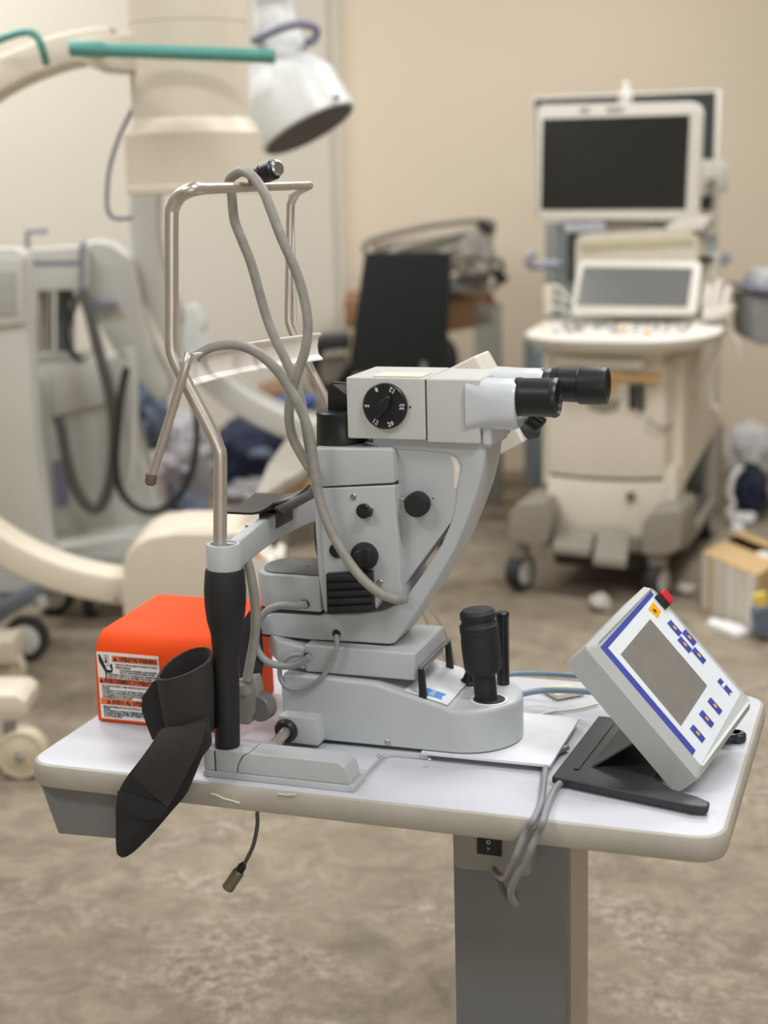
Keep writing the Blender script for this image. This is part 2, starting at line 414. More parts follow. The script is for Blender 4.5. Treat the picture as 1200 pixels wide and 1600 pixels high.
# axle with its housing
ac = Py(448, 1147, 0.105)
bm = ppoly([(435, 1118), (492, 1124), (499, 1162), (497, 1166), (428, 1158)], 0.13, 0.2, 0.003)
obj('axle_housing', bm, GREY, sl)
ax0 = Py(447, 1142, 0.128)
obj('axle_collar', lathe([(0.0165, 0), (0.0165, 0.006), (0.013, 0.010), (0.009, 0.010)], ax0+Vector((0, 0.004, 0)), (-0.1, -1, 0), 24), BLACK, sl)
obj('axle', cyl(ax0+Vector((0, 0.012, 0)), Vector((0.3444, 0.0622, T+0.034)), 0.0075, seg=18), CHROME, sl)
# main base body: loft of sections across x
def sect(x, hw, z0, z1, r=0.007):
    r = min(r, hw*0.9); out = [(x, YC-hw, z0)]
    for k in range(6):
        a = pi-(pi/2)*k/5; out.append((x, YC-hw+r+r*cos(a), z1-r+r*sin(a)))
    for k in range(6):
        a = pi/2-(pi/2)*k/5; out.append((x, YC+hw-r+r*cos(a), z1-r+r*sin(a)))
    out.append((x, YC+hw, z0)); return [Vector(p) for p in out]
zb = T+0.0145; hw = 0.078; st = []
zprof = [(0.322, 0.777), (0.325, 0.784), (0.40, 0.783), (0.452, 0.781), (0.460, 0.780), (0.51, 0.7675), (0.552, 0.757), (0.560, 0.7545), (0.564, 0.754)]
for x, z in zprof: st.append(sect(x, hw, zb, z, 0.005 if x < 0.56 else 0.008))
xc = 0.564
for k in range(1, 15):
    a = (pi/2)*k/14; st.append(sect(xc+(hw-0.0015)*sin(a), max(hw*cos(a), 0.004), zb, 0.754-0.008*(1-cos(a))**3, 0.008))
obj('base_housing', loft(st), GREY, sl)
obj('base_skirt', prism([(0.35, YC-hw+0.004, zb-0.002), (0.564, YC-hw+0.004, zb-0.002)] + [(xc+(hw-0.004)*sin(a*pi/12), YC-(hw-0.004)*cos(a*pi/12), zb-0.002) for a in range(1, 12)] + [(0.564, YC+hw-0.004, zb-0.002), (0.35, YC+hw-0.004, zb-0.002)], (0, 0, 0.006)), SEAM, sl)
screw('screw', Py(606, 1160, YC-hw), 0.0045, (0, -1, 0), sl)
# block above
bk = [(0.283, 0.8005), (0.349, 0.7875), (0.352, 0.786), (0.486, 0.7812), (0.503, 0.786), (0.5125, 0.800), (0.5125, 0.832), (0.3505, 0.832), (0.288, 0.826), (0.283, 0.822)]
obj('swivel_block', box(0.352, 0.512, 0.165, 0.300, 0.7855, 0.8245, 0.005, 3), GREY, sl)
obj('swivel_nose', prism([(0.352, 0.165, 0.789), (0.352, 0.30, 0.789), (0.315, 0.296, 0.795), (0.288, 0.27, 0.80), (0.281, 0.235, 0.80), (0.287, 0.195, 0.80), (0.312, 0.168, 0.795)], (0, 0, 0.030), 0.002), GREY, sl)
# lower arm lobe
obj('lamp_arm_hub', prism([(0.30+0.035*cos(a), 0.235+0.052*sin(a)*1.0, 0.8665) for a in [pi/2+pi*k/10 for k in range(11)]] + [(0.372, 0.183, 0.8665), (0.372, 0.287, 0.8665)], (0, 0, 0.049), 0.003, 3), GREY, sl)
obj('hub_cover', prism([(0.303+0.03*cos(a), 0.235+0.044*sin(a), 0.9155) for a in [pi/2+pi*k/10 for k in range(11)]] + [(0.372, 0.191, 0.9155), (0.372, 0.279, 0.9155)], (0, 0, 0.002), 0.0006), mat('hub_dark', (96, 96, 92), 0.45), sl)
screw('screw', Pz(482, 884, 0.9175), 0.003, (0, 0, 1), sl)
obj('hub_seam', prism([(0.30+0.033*cos(a), 0.235+0.050*sin(a), 0.862) for a in [pi/2+pi*k/10 for k in range(11)]] + [(0.37, 0.185, 0.862), (0.37, 0.285, 0.862)], (0, 0, 0.006)), SEAM, sl)
# microscope arm
ya = 0.185
outer = [(404, 965), (404, 985), (409, 992), (445, 996), (484, 1000), (560, 1004), (606, 1007), (616, 1006), (631, 987), (645, 966), (665, 936), (692, 893), (714, 853), (733, 806), (746, 770), (755, 735), (759, 705), (760, 688)]
inner = [(565, 692), (600, 702), (660, 705), (700, 709), (715, 716), (720, 728), (717, 745), (713, 765), (710, 795), (702, 822), (690, 850), (665, 891), (640, 925), (622, 943), (600, 954), (560, 960), (500, 961), (430, 957)]
obj('microscope_arm', ppoly(outer+[(700, 690)]+inner, ya, 0.085, 0.0045, 3), GREY, sl)
obj('arm_liner', ppoly([(405, 988), (484, 998), (606, 1005), (606, 1009), (484, 1003), (405, 993)], ya+0.003, 0.075), SEAM, sl)
# illumination tower
yt = 0.168
tw = obj('lamp_tower', ppoly([(498, 763), (616, 758), (628, 937), (618, 936), (597, 932), (583, 956), (508, 957)], yt, 0.115, 0.004, 3), GREY, sl)
obj('tower_cap', ppoly([(484, 706), (487, 701), (608, 701), (613, 706), (616, 755), (498, 761), (492, 760)], yt, 0.115, 0.004, 3), GREY, sl)
obj('tower_edge', ppoly([(485, 708), (494, 708), (506, 758), (516, 957), (506, 957), (497, 900)], yt+0.004, 0.107, 0.004, 3), GREY, sl)
obj('tower_seam', ppoly([(613, 704), (616, 704), (630, 930), (627, 930)], yt+0.010, 0.02), SEAM, sl)
wg = obj('side_wing', ppoly([(615, 703), (600, 690), (690, 700), (722, 706), (734, 725), (730, 800), (706, 815), (632, 914)], yt+0.019, 0.045, 0.002, 3), GREY, sl)
obj('arm_inner_light', ppoly([(703, 712), (712, 716), (718, 728), (717, 745), (713, 762), (708, 766), (709, 740), (708, 725)], yt+0.0185, 0.02, 0.0005), CREAM, sl, label='cream strip painted as light on the arm inner face')  # paler colour paints the light on the arm's inner face
kb = Py(655, 786, yt+0.016)
k_ = obj('wing_knob', lathe([(0.0145, 0), (0.0165, 0.002), (0.0165, 0.014), (0.0145, 0.018), (0.008, 0.0185)], kb, (0.0, -1, 0), 30), BLACKM, sl)
screw('screw', Py(627, 783, yt+0.0155), 0.005, (0, -1, 0), sl)
obj('index_dot', cyl(Py(677, 779, yt+0.0155), Py(677, 779, yt+0.0155)-Vector((0, 0.0006, 0)), 0.0012, seg=8), INK, sl)
obj('latch_knob', merge(lathe([(0.010, 0), (0.010, 0.004), (0.009, 0.005)], Py(569, 798, yt), (0, -1, 0), 24), ppoly([(559, 797), (579, 797), (578, 808), (560, 808)], yt-0.012, 0.012, 0.001)), BLACK, sl)
obj('blind_plug', lathe([(0.010, 0), (0.010, 0.002), (0.009, 0.003)], Py(526, 860, yt), (0, -1, 0), 24), BLACK, sl)
kb = Py(571, 868, yt)
k2 = obj('focus_knob', lathe([(0.0185, 0), (0.019, 0.003), (0.0185, 0.008), (0.012, 0.010), (0.0115, 0.018), (0.010, 0.021), (0.004, 0.0215)], kb, (0, -1, 0), 30), BLACKM, sl)
obj('knob_grip', ppoly([(565, 858), (577, 858), (577, 880), (565, 880)], yt-0.0225, 0.006, 0.001), BLACK, k2)
screw('screw', Py(552, 776, yt), 0.0042, (0, -1, 0), sl); screw('screw', Py(594, 910, yt), 0.0042, (0, -1, 0), sl)
vb = obj('vent_block', ppoly([(509, 897), (580, 893), (583, 956), (511, 960)], yt-0.010, 0.012, 0.0012), BLACK, sl)
for k in range(5):
    y_ = 899+k*12.2
    obj('vent_slat', ppoly([(511, y_+1), (580, y_-2), (581, y_+5), (511, y_+9)], yt-0.0145, 0.006, 0.0008), BLACKM, vb)
obj('latch_bar', ppoly([(529, 914), (565, 913), (565, 917), (529, 918)], yt-0.0175, 0.004, 0.0006), BLACK, vb)
# black cap and mirror blade
cc = Vector((Py(536, 690, 0.222).x, 0.222, 0)); zc0 = 1.092
obj('lamp_cap', lathe([(0.037, 0), (0.038, 0.003), (0.036, 0.006), (0.0345, 0.040), (0.035, 0.042), (0.035, 0.0465), (0.033, 0.0485), (0.01, 0.0485)], (cc.x, cc.y, zc0), (0, 0, 1), 36), BLACK, sl)
obj('mirror_blade', prism([Py(512, 640, 0.222), Py(548, 640, 0.222), Py(548, 600, 0.222), Py(518, 597, 0.222), Py(512, 603, 0.222)], (0, 0.012, 0), 0.001), BLACK, sl)
obj('mirror_face', prism([Py(520, 600, 0.2215), Py(548, 601, 0.2215), Py(548, 622, 0.2215)], (0, -0.001, 0)), TSCR, sl)
# microscope head
yh = 0.1736; zt, zl = 1.1915, 1.1105
xa, xb, xd = 0.4225, 0.5305, 0.602
hd = obj('magnification_body', box(xa, xb-0.0006, yh, yh+0.118, zl, zt, 0.003, 3), GREYL, sl)
obj('coupling_body', box(xb+0.0002, xd, yh+0.002, yh+0.114, zl-0.003, zt-0.0005, 0.0035, 3), GREYL, sl)
obj('head_seam', box(xb-0.0005, xb+0.0004, yh+0.0025, yh+0.11, zl+0.001, zt-0.002), SEAM, sl)
obj('head_foot', box(xa+0.03, xd+0.012, yh+0.012, yh+0.10, zl-0.010, zl+0.001, 0.004), GREY, sl)
obj('top_plate', box(xa+0.035, xb-0.006, yh+0.006, yh+0.05, zt+0.0002, zt+0.0014, 0.0004), PLATESCR, sl, label='beige sticker plate on the head')
dc = Py(603, 634, yh)
dl = obj('magnification_dial', lathe([(0.0300, 0), (0.0300, 0.005), (0.0288, 0.0062), (0.018, 0.0064), (0.016, 0.0064)], dc, (0, -1, 0), 48), BLACK, sl)
du = Vector((cos(radians(58)), 0, sin(radians(58)))); dn = Vector((-du.z, 0, du.x))
f_ = dc+Vector((0, -0.0064, 0))
obj('dial_grip', prism([f_+du*0.0165+dn*0.003, f_+du*0.0165-dn*0.003, f_+dn*-0.007, f_-du*0.0165-dn*0.003, f_-du*0.0165+dn*0.003, f_+dn*0.007], (0, -0.009, 0), 0.002, 3), BLACK, dl)
for s_, ang in (('8', 115), ('12', 62), ('32', 0), ('20', -70), ('12', -122), ('5', 180)):
    rad = Vector((cos(radians(ang)), 0, sin(radians(ang))))
    up = -rad; rt = Vector((up.z, 0, -up.x))
    text(s_, 0.0088, mframe(f_+rad*0.0242+Vector((0, -0.0003, 0)), rt, up), INKW, dl, 'numeral', bold=0.015)
obj('index_dot', cyl(Py(641, 636, yh), Py(641, 636, yh)-Vector((0, 0.0006, 0)), 0.0014, seg=10), INK, sl)
# binocular tube
def bino(yc, px0, px1, py, r, nm):
    a = Py(px0, py, yc); b_ = Py(px1, py, yc); z = a.z
    rings = []
    L = b_.x-a.x
    for k, (s, w, h_) in enumerate(((0, .92, .92), (0.02, 1, 1), (0.5, 1, 1), (0.93, 1, 1), (1.0, .93, .93))):
        e = 0.35 if s < 0.3 else 0.75
        rr = r*min(w, 1); q = rrect(2*rr, 2*rr, rr*e, 6)
        rings.append([Vector((a.x+L*s, yc+u, z+v)) for u, v in q])
    return obj(nm, loft(rings), WHITEB, sl, sharp=40), b_
yn, yf = 0.203, 0.268
obj('binocular_mount', box(xd+0.0005, xd+0.014, yh+0.008, yh+0.112, 1.1045, zt-0.012, 0.005, 3), WHITEB, sl)
bn, en = bino(yn, 736, 812, 630, 0.0320, 'binocular_housing')
bf, ef = bino(yf, 770, 852, 612, 0.0315, 'binocular_housing')
obj('binocular_bridge', box(xd+0.013, xd+0.052, yn-0.01, yf+0.01, en.z-0.020, en.z+0.026, 0.004), WHITEB, sl)
def barrel(p, prof, nm, par=None):
    return obj(nm, lathe(prof, p, (1, 0, 0), 40), BLACK, par or sl)
ze = Py(842, 621, yn).z
p = Vector((Py(806, 620, yn).x, yn, ze)); L = Py(873, 620, yn).x-p.x
barrel(p, [(0.0235, 0), (0.0252, 0.001), (0.0252, 0.008), (0.0244, 0.009), (0.0248, L-0.008), (0.0256, L-0.007), (0.0256, L-0.003), (0.0238, L), (0.0215, L), (0.0205, L-0.004), (0.004, L-0.006)], 'eyepiece')
zf = Py(905, 602, yf).z
p = Vector((Py(842, 600, yf).x, yf, zf)); X_ = lambda px: Py(px, 602, yf).x-p.x
ey = barrel(p, [(0.021, 0), (0.021, X_(862)), (0.0205, X_(863)), (0.0226, X_(864)), (0.0226, X_(872)), (0.0215, X_(873)), (0.0222, X_(904)), (0.0222, X_(905))], 'eyepiece')
oc = barrel(p, [(0.0225, X_(904)), (0.0248, X_(907)), (0.0248, X_(940)), (0.0236, X_(949)), (0.0215, X_(950)), (0.019, X_(946)), (0.003, X_(944))], 'eyecup', ey)
obj('lower_ring', lathe([(0.012, 0), (0.012, 0.018), (0.009, 0.02)], Py(828, 652, 0.25), (0.8, 0, -0.6), 20), BLACK, sl)
# rear module: tilted cream box behind the head
yr = 0.372
a_, b_, c_, d_ = Py(742, 556, yr), Py(818, 692, yr), Py(716, 742, yr), Py(640, 606, yr)
rm = obj('rear_module', prism([a_, b_, c_, d_], (0, 0.075, 0), 0.004, 3), CREAM, sl, label='tilted cream box behind the head')
obj('rear_knob', lathe([(0.014, 0), (0.016, 0.003), (0.016, 0.024), (0.012, 0.028), (0.004, 0.029)], Py(812, 672, yr+0.035), (0.9, 0, 0.2), 24), mat('knob_blueblack', (42, 52, 56), 0.5), rm)
obj('rear_bracket', prism([Py(700, 640, yr-0.075), Py(740, 640, yr-0.075), Py(740, 700, yr-0.075), Py(700, 700, yr-0.075)], (0, 0.078, 0), 0.003), GREY, sl)
screw('screw', Py(763, 709, yr), 0.002, (0, -1, 0), rm)
# joystick
jc = Vector((Py(757, 1060, YC).x, YC, 0)); js = obj('joystick_seat', lathe([(0.0255, 0), (0.0255, 0.001), (0.023, 0.0016), (0.0215, 0.0008), (0.0215, 0.0)], (0.602, 0.206, 0.7537), (0, 0, 1), 36), CREAM, sl)
obj('joystick_recess', cyl((0.602, 0.206, 0.7538), (0.602, 0.206, 0.7549), 0.0215, seg=30), SEAM, sl)
jx = Vector((-0.09, 0, 1)).normalized(); j0 = Vector((0.5975, 0.208, 0.7535))
obj('joystick', lathe([(0.0150, 0), (0.0160, 0.034), (0.019, 0.037), (0.024, 0.041), (0.0255, 0.048), (0.0262, 0.068), (0.0262, 0.070), (0.0262, 0.082), (0.0255, 0.09), (0.0255, 0.094), (0.0262, 0.095), (0.0262, 0.104), (0.0235, 0.107), (0.0225, 0.111), (0.024, 0.114), (0.024, 0.121), (0.0205, 0.1255), (0.006, 0.127)], j0, jx, 36), BLACKM, sl)
obj('release_post', lathe([(0.009, 0), (0.009, 0.10), (0.0095, 0.101), (0.0095, 0.106), (0.008, 0.108)], Vector((Py(786, 1060, 0.275).x, 0.275, 0.75)), (0, 0, 1), 20), BLACK, sl)
obj('toggle_boot', lathe([(0.0125, 0), (0.0125, 0.003), (0.009, 0.006), (0.006, 0.018), (0.003, 0.019)], (0.556, 0.262, 0.754), (0.2, 0.1, 1), 20), BLACK, sl)
# white fascia on the slope
def slopeP(px, py, o=0.0008):
    n = Vector((0.24, 0, 0.97)).normalized()      # slope runs from (.458,.781) to (.553,.7575)
    return Pn(px, py, Vector((0.458, 0, 0.781))+n*o, n)
fn = Vector((0.24, 0, 0.97)).normalized()
def on_slope(x, y, o=0.0008): return Vector((x, y, 0.780-(x-0.460)*0.0248/0.1))+fn*o
def slab(pts, o, th, m_, parent, nm, b=0.0):
    return obj(nm, prism([p+fn*o for p in pts], fn*th, b), m_, parent)
slab([on_slope(0.496, 0.1615), on_slope(0.557, 0.1615), on_slope(0.557, 0.250), on_slope(0.538, 0.303), on_slope(0.496, 0.303)], -0.0002, 0.0014, PLATEW, sl, 'control_fascia', 0.0005)
em = [slopeP(*p, 0.0022) for p in [(665, 1079), (678, 1068), (700, 1080), (697, 1085), (702, 1092), (690, 1092)]]
e0 = on_slope(0.503, 0.178); ex = Vector((-0.095, 0, 0.0235)).normalized(); ey_ = Vector((0, 1, 0))
# emblem quad: built in slope coordinates
def sp(u, v, o=0.0020): return on_slope(u, v, o)
emo = obj('maker_emblem', prism([sp(0.517, 0.170), sp(0.546, 0.170), sp(0.543, 0.1815), sp(0.546, 0.193), sp(0.517, 0.193)], fn*0.0004), BLUE, sl, label='small blue emblem plate')
text('ZEISS', 0.0085, mframe(sp(0.530, 0.1815, 0.0026), (0, 1, 0), (-0.97, 0, 0.24)) , INKW, emo, 'lettering')
# black bail over the fascia
def bar3(a, b_, w, th, d): pass
for yy in (0.160, 0.286):
    obj('bail_leg', prism([(0.5175, yy, 0.765), (0.528, yy, 0.7625), (0.5235, yy, 0.805), (0.5165, yy, 0.806)], (0, 0.008, 0), 0.001), BLACK, sl)
obj('bail_bar', box(0.517, 0.5235, 0.159, 0.295, 0.8045, 0.8085, 0.001), mat('bar_grey', (110, 110, 108), 0.4), sl)
# black grip post and chin rest frame
hx, hy = 0.2945, 0.0392
for k, yy in enumerate((hy, 2*YC-hy)):
    obj('grip', lathe([(0.0150, 0), (0.0165, 0.003), (0.0165, 0.05), (0.0168, 0.12), (0.0195, 0.155), (0.0245, 0.175), (0.0268, 0.195), (0.0272, 0.215), (0.0255, 0.238), (0.0238, 0.2425)], (hx-0.004, yy, T+0.038), (0.035, 0, 1), 36), BLACKM, sl)
    tp = Vector((hx+0.004, yy, T+0.2785))
    so = obj('post_socket', lathe([(0.0215, 0), (0.0222, 0.001), (0.0222, 0.032), (0.021, 0.0345), (0.017, 0.0345), (0.0165, 0.030), (0.009, 0.029)], tp, (0, 0, 1), 36), GREY, sl)
    if k == 0: obj('socket_pin', lathe([(0.002, 0), (0.002, 0.004)], tp+Vector((-0.025, 0, -0.012)), (1, 0, 0), 8), BLACK, sl)
FY = hy
fr_px = [(344, 862), (344, 800), (344, 716), (341, 700), (331, 676), (303, 622), (284, 585), (272, 558), (268, 538), (268, 470), (268, 345), (270, 325), (280, 307), (300, 296)]
side = [Py(*p, FY) for p in fr_px]
side = [Vector((p.x, FY, p.z)) for p in side]
zt_ = side[-1].z; xt_ = side[-1].x
near_path = side + [Vector((xt_+0.006, FY+0.018, zt_+0.001))]
far_path = [Vector((p.x, 2*YC-p.y, p.z)) for p in near_path][::-1]
path = smooth(near_path, 4)[:-1] + [near_path[-1]+(far_path[0]-near_path[-1])*t for t in (0, 0.25, 0.5, 0.75)] + smooth(far_path, 4)
obj('head_frame', tube(path, lambda t: 0.0088 if t < 0.46 else (0.0062 if t > 0.5 else 0.0088-(t-0.46)*0.065), 16, sm=False), CHROME, sl)
obj('frame_stay', tube([Vector((side[8].x+0.008, 2*YC-FY+0.004, zt_-0.012)), Vector((side[8].x+0.012, 2*YC-FY, zt_-0.05)), Vector((side[8].x+0.010, 2*YC-FY, 1.24))], 0.0028, 8), CHROME, sl)
# forehead band: channel profile swept between the posts
sp0, sp1 = Py(292, 578, FY), Py(496, 541, 2*YC-FY-0.01)
band = []
for i in range(17):
    t_ = i/16; p = sp0.lerp(sp1, t_) + Vector((-0.016*sin(pi*t_)*1.0, 0, 0)); band.append(p)
rings = []
for i, p in enumerate(band):
    d = (band[min(i+1, 16)]-band[max(i-1, 0)]).normalized(); n = Vector((d.y, -d.x, 0)).normalized()
    sec = [(0.004, 0.020), (0.009, 0.0195), (0.0085, 0.0175), (0.002, 0.012), (0, 0.0), (0.002, -0.012), (0.0085, -0.0175), (0.009, -0.0195), (0.004, -0.020), (-0.002, -0.015), (-0.0045, 0), (-0.002, 0.015)]
    rings.append([p+n*a-Vector((0, 0, -b2)) for a, b2 in sec])
obj('forehead_band', loft(rings), mat('band_white', (236, 230, 222), 0.4), sl)
# fixation lamp rod
obj('fixation_rod', tube([Py(296, 552, FY-0.01), Py(288, 580, FY-0.018), Py(262, 664, FY-0.02), Py(237, 745, FY-0.022)], 0.0058, 12), CHROME, sl)
obj('fixation_joint', lathe([(0.007, 0), (0.0075, 0.002), (0.0075, 0.012), (0.005, 0.015)], Py(237, 740, FY-0.022), (-0.2, 0, -1), 14), mat('joint_brown', (105, 88, 80), 0.5), sl)
# chin rest bar from the near socket to the far one
def crest(yv): 
    t_ = (yv-hy)/(2*YC-2*hy); return hx+0.004-0.022*sin(pi*t_)+0.012*t_
rings = []
for i in range(15):
    t_ = i/14; yv = hy+0.008+(2*YC-2*hy-0.016)*t_
    x = hx+0.010-0.010*sin(pi*t_); z = T+0.292+0.006*sin(pi*t_)
    rings.append([Vector((x+a, yv, z+c)) for a, c in rrect(0.016, 0.038, 0.003, 3)])
obj('chin_bar', loft(rings), GREY, sl)
hp = Pz(386, 825, T+0.3125)
obj('bar_hole', cyl(Vector((hp.x, hp.y, T+0.3112)), Vector((hp.x, hp.y, T+0.3155)), 0.0022, seg=10), SEAM, sl)
cz = T+0.316
cupg = []
for j in range(9):
    row = []
    for i in range(9):
        u, v = i/8, j/8; x = 0.232+0.085*u; y = 0.165+0.13*v
        row.append(Vector((x, y, cz+0.004+0.014*(2*v-1)**2*0.4+0.016*max(0, (u-0.55)/0.45)**2)))
    cupg.append(row)
cup = obj('chin_cup', sheet(cupg, 0.003), BLACK, sl)
obj('cup_stem', box(0.278, 0.304, 0.20, 0.262, cz-0.02, cz+0.003, 0.002), BLACK, sl)
obj('cup_lip', prism([Vector((0.315, 0.165, cz+0.016)), Vector((0.325, 0.17, cz+0.006)), Vector((0.325, 0.29, cz+0.006)), Vector((0.315, 0.295, cz+0.016)), Vector((0.312, 0.29, cz+0.019)), Vector((0.312, 0.17, cz+0.019))], (0.003, 0, 0.003), 0.001), BLACK, sl)

# ================================================================== CABLES
def cable(pts, r, m_, label, group=None, name='cable', n=8, cat='cable'):
    return solo(name, tube(pts, r, 12, n), m_, label, cat, group)
def yv(y, pts): return [Py(*p, y) for p in pts]
yl = 0.16
ca = thing('lamp_cable', 'thick grey cable looped over the top of the steel head frame', 'cable', (0.30, 0.2, 1.43))
A = [(362, 276), (378, 268), (396, 277), (412, 300), (424, 330), (440, 372), (455, 406), (468, 440), (478, 480), (481, 515), (476, 550), (464, 585), (454, 620), (452, 655), (458, 685), (472, 712), (484, 732)]
YA = [0.20, 0.185, 0.17, 0.16, 0.155, 0.15]+[0.15]*(len(A)-6)
A3 = [Py(p[0], p[1], y) for p, y in zip(A, YA)]
obj('hanging_length', tube(A3, 0.0066, 12), CABLE, ca)
Bp = [(362, 276), (358, 286), (362, 304), (366, 343), (378, 375), (393, 414), (415, 491), (430, 530), (446, 562), (459, 592), (470, 625), (480, 680), (486, 720), (487, 745)]
YB = [0.20, 0.205, 0.21, 0.215, 0.215, 0.22, 0.23, 0.23, 0.23, 0.23, 0.23, 0.23, 0.23, 0.23]
obj('hanging_length', tube([Py(p[0], p[1], y) for p, y in zip(Bp, YB)], 0.0066, 12), CABLE, ca)
kx = obj('connector', lathe([(0.008, 0), (0.012, 0.003), (0.0125, 0.020), (0.0115, 0.021), (0.0135, 0.024), (0.0135, 0.040), (0.011, 0.042), (0.011, 0.044)], Py(392, 279, 0.215), Py(434, 262, 0.205)-Py(392, 279, 0.215), 20), BLACK, ca)
obj('connector_face', lathe([(0.010, 0), (0.0105, 0.004), (0.008, 0.006)], Py(431, 263, 0.205), Py(440, 260, 0.2)-Py(431, 263, 0.205), 16), STEEL, ca)
Cp = [(305, 560), (318, 548), (340, 540), (370, 539), (398, 549), (425, 570), (448, 600), (470, 640), (484, 680), (490, 722), (497, 770), (513, 820), (540, 870), (568, 906), (596, 928), (622, 937), (632, 936)]
YCc = [0.075, 0.08, 0.09, 0.10, 0.11, 0.12, 0.13, 0.135, 0.14, 0.142, 0.142, 0.138, 0.134, 0.132, 0.135, 0.145, 0.16]
c3 = [Py(p[0], p[1], y) for p, y in zip(Cp, YCc)]
c3.insert(0, Py(296, 590, 0.09))
cable(c3, 0.0066, CABLE, 'thick grey cable drooping across the front of the lamp tower')
cable(yv(0.10, [(384, 868), (392, 900), (398, 940), (399, 985), (392, 1030), (386, 1062)]), 0.0066, CABLE, 'grey cable running down behind the black grip into an elbow plug')
cable(yv(0.150, [(478, 944), (465, 947), (440, 946), (418, 954), (404, 972), (399, 995), (404, 1018), (420, 1035), (445, 1041), (468, 1037), (484, 1026)]), 0.0050, CABLEC, 'thick smooth grey cable curling from the arm hub down to the swivel block')
cable(yv(0.152, [(526, 992), (526, 1012), (518, 1035), (503, 1058), (482, 1073), (460, 1078), (444, 1070), (437, 1053), (441, 1036), (455, 1025), (472, 1023)]), 0.0034, CABLEC, 'thin smooth grey cable hanging in a loop below the microscope arm')
for p, y in (((477, 944), 0.1795), ((526, 990), 0.1835), ((481, 1026), 0.1635)):
    obj('cable_entry', lathe([(0.0062, 0), (0.0058, 0.002), (0.004, 0.0025)], Py(*p, y+0.002), (0, -1, 0), 14), SEAM, sl)
# elbow plug
pg = thing('elbow_plug', 'bulky grey elbow plug standing behind the black grip', 'plug', (0.33, 0.115, T))
obj('plug_body', ppoly([(372, 1062), (398, 1058), (403, 1080), (400, 1112), (388, 1134), (372, 1132)], 0.10, 0.022, 0.004, 3), mat('plug_grey', (140, 138, 130), 0.5), pg)
obj('plug_collar', lathe([(0.014, 0), (0.015, 0.003), (0.015, 0.014), (0.012, 0.018)], Py(386, 1082, 0.112), (0, 0, 1), 20), CABLE, pg)
obj('plug_head', lathe([(0.017, 0), (0.019, 0.003), (0.019, 0.02), (0.016, 0.024)], Py(402, 1108, 0.10), (0.15, 1, 0), 24), mat('plug_dark', (112, 112, 108), 0.5), pg)
# hanging connector below the table
hc = thing('dangling_cable', 'thin dark cable with a round metal plug dangling below the table', 'cable', Py(403, 1268, 0.10))
obj('lead', tube(yv(0.10, [(403, 1256), (402, 1270), (402, 1290), (396, 1320), (386, 1342), (378, 1356)]), 0.0028, 10), CABLED, hc)
a1, a2 = Py(381, 1350, 0.10), Py(349, 1398, 0.10); v_ = (a2-a1).normalized()
obj('boot', lathe([(0.003, 0), (0.006, 0.006), (0.006, 0.014)], a1-v_*0.002, v_, 14), BLACK, hc)
obj('metal_plug', lathe([(0.0065, 0.012), (0.0085, 0.016), (0.0085, 0.036), (0.0078, 0.037), (0.0088, 0.040), (0.0088, 0.047), (0.006, 0.047), (0.006, 0.045)], a1, v_, 18), mat('plug_metal', (150, 140, 122), 0.35, 0.8), hc)
# the pair running over the table edge
y0 = lambda p: Pz(p[0], p[1], T+0.006)
q1 = [Pz(886, 1168, T+0.0055), Pz(862, 1180, T+0.006), Pz(853, 1200, T+0.006), Pz(850, 1222, T+0.006), Pz(845, 1255, T+0.006), Pz(834, 1280, T+0.007)]
q1 += [Py(824, 1295, -0.008), Py(812, 1322, -0.012), Py(803, 1345, -0.008), Py(790, 1372, 0.03), Py(778, 1368, 0.08), Py(772, 1358, 0.11)]
cable(q1, 0.0042, CABLEC, 'grey cable over the table front edge, curling tightly on the top')
q2 = [Pz(885, 1215, T+0.007), Pz(868, 1232, T+0.006), Pz(855, 1262, T+0.006), Pz(849, 1282, T+0.007), Py(841, 1300, -0.010), Py(830, 1325, -0.013), Py(822, 1345, -0.008), Py(806, 1372, 0.0), Py(798, 1396, 0.02), Py(806, 1412, 0.05), Py(800, 1385, 0.10)]
cable(q2, 0.0046, CABLEC, 'grey cable emerging under the black stand and dropping over the table front edge')
cable([Py(776, 1362, 0.115), Py(782, 1380, 0.10), Py(790, 1400, 0.09), Py(800, 1415, 0.08)], 0.0042, mat('cable_brown_grey', (120, 114, 104), 0.5), 'short dark grey cable end below the switch housing')
cable([Pz(790, 1054, T+0.05), Pz(820, 1052, T+0.05), Pz(860, 1053, T+0.05), Pz(905, 1056, T+0.055), Pz(930, 1058, T+0.06)], 0.0040, CABLEB, 'upper blue-grey cable between the joystick and the display unit', name='cable')
cable([Pz(806, 1088, T+0.03), Pz(822, 1083, T+0.03), Pz(850, 1079, T+0.03), Pz(890, 1079, T+0.035), Pz(935, 1082, T+0.045)], 0.0045, CABLEB, 'lower blue-grey cable between the joystick and the display unit')
WIRE = mat('wire_pale', (196, 186, 172), 0.35, 0.6)
cable(yv(0.33, [(640, 915), (652, 935), (668, 975), (685, 1010), (700, 1040), (710, 1050), (711, 1035), (700, 1000), (682, 965), (664, 942)]), 0.0016, WIRE, 'thin pale wire looping behind the microscope arm', n=6, cat='wire')
cable([Pz(800, 1128, T+0.003), Pz(850, 1115, T+0.003), Pz(900, 1108, T+0.003), Pz(935, 1100, T+0.003)], 0.0014, WIRE, 'thin wire lying on the table top behind the base', cat='wire')
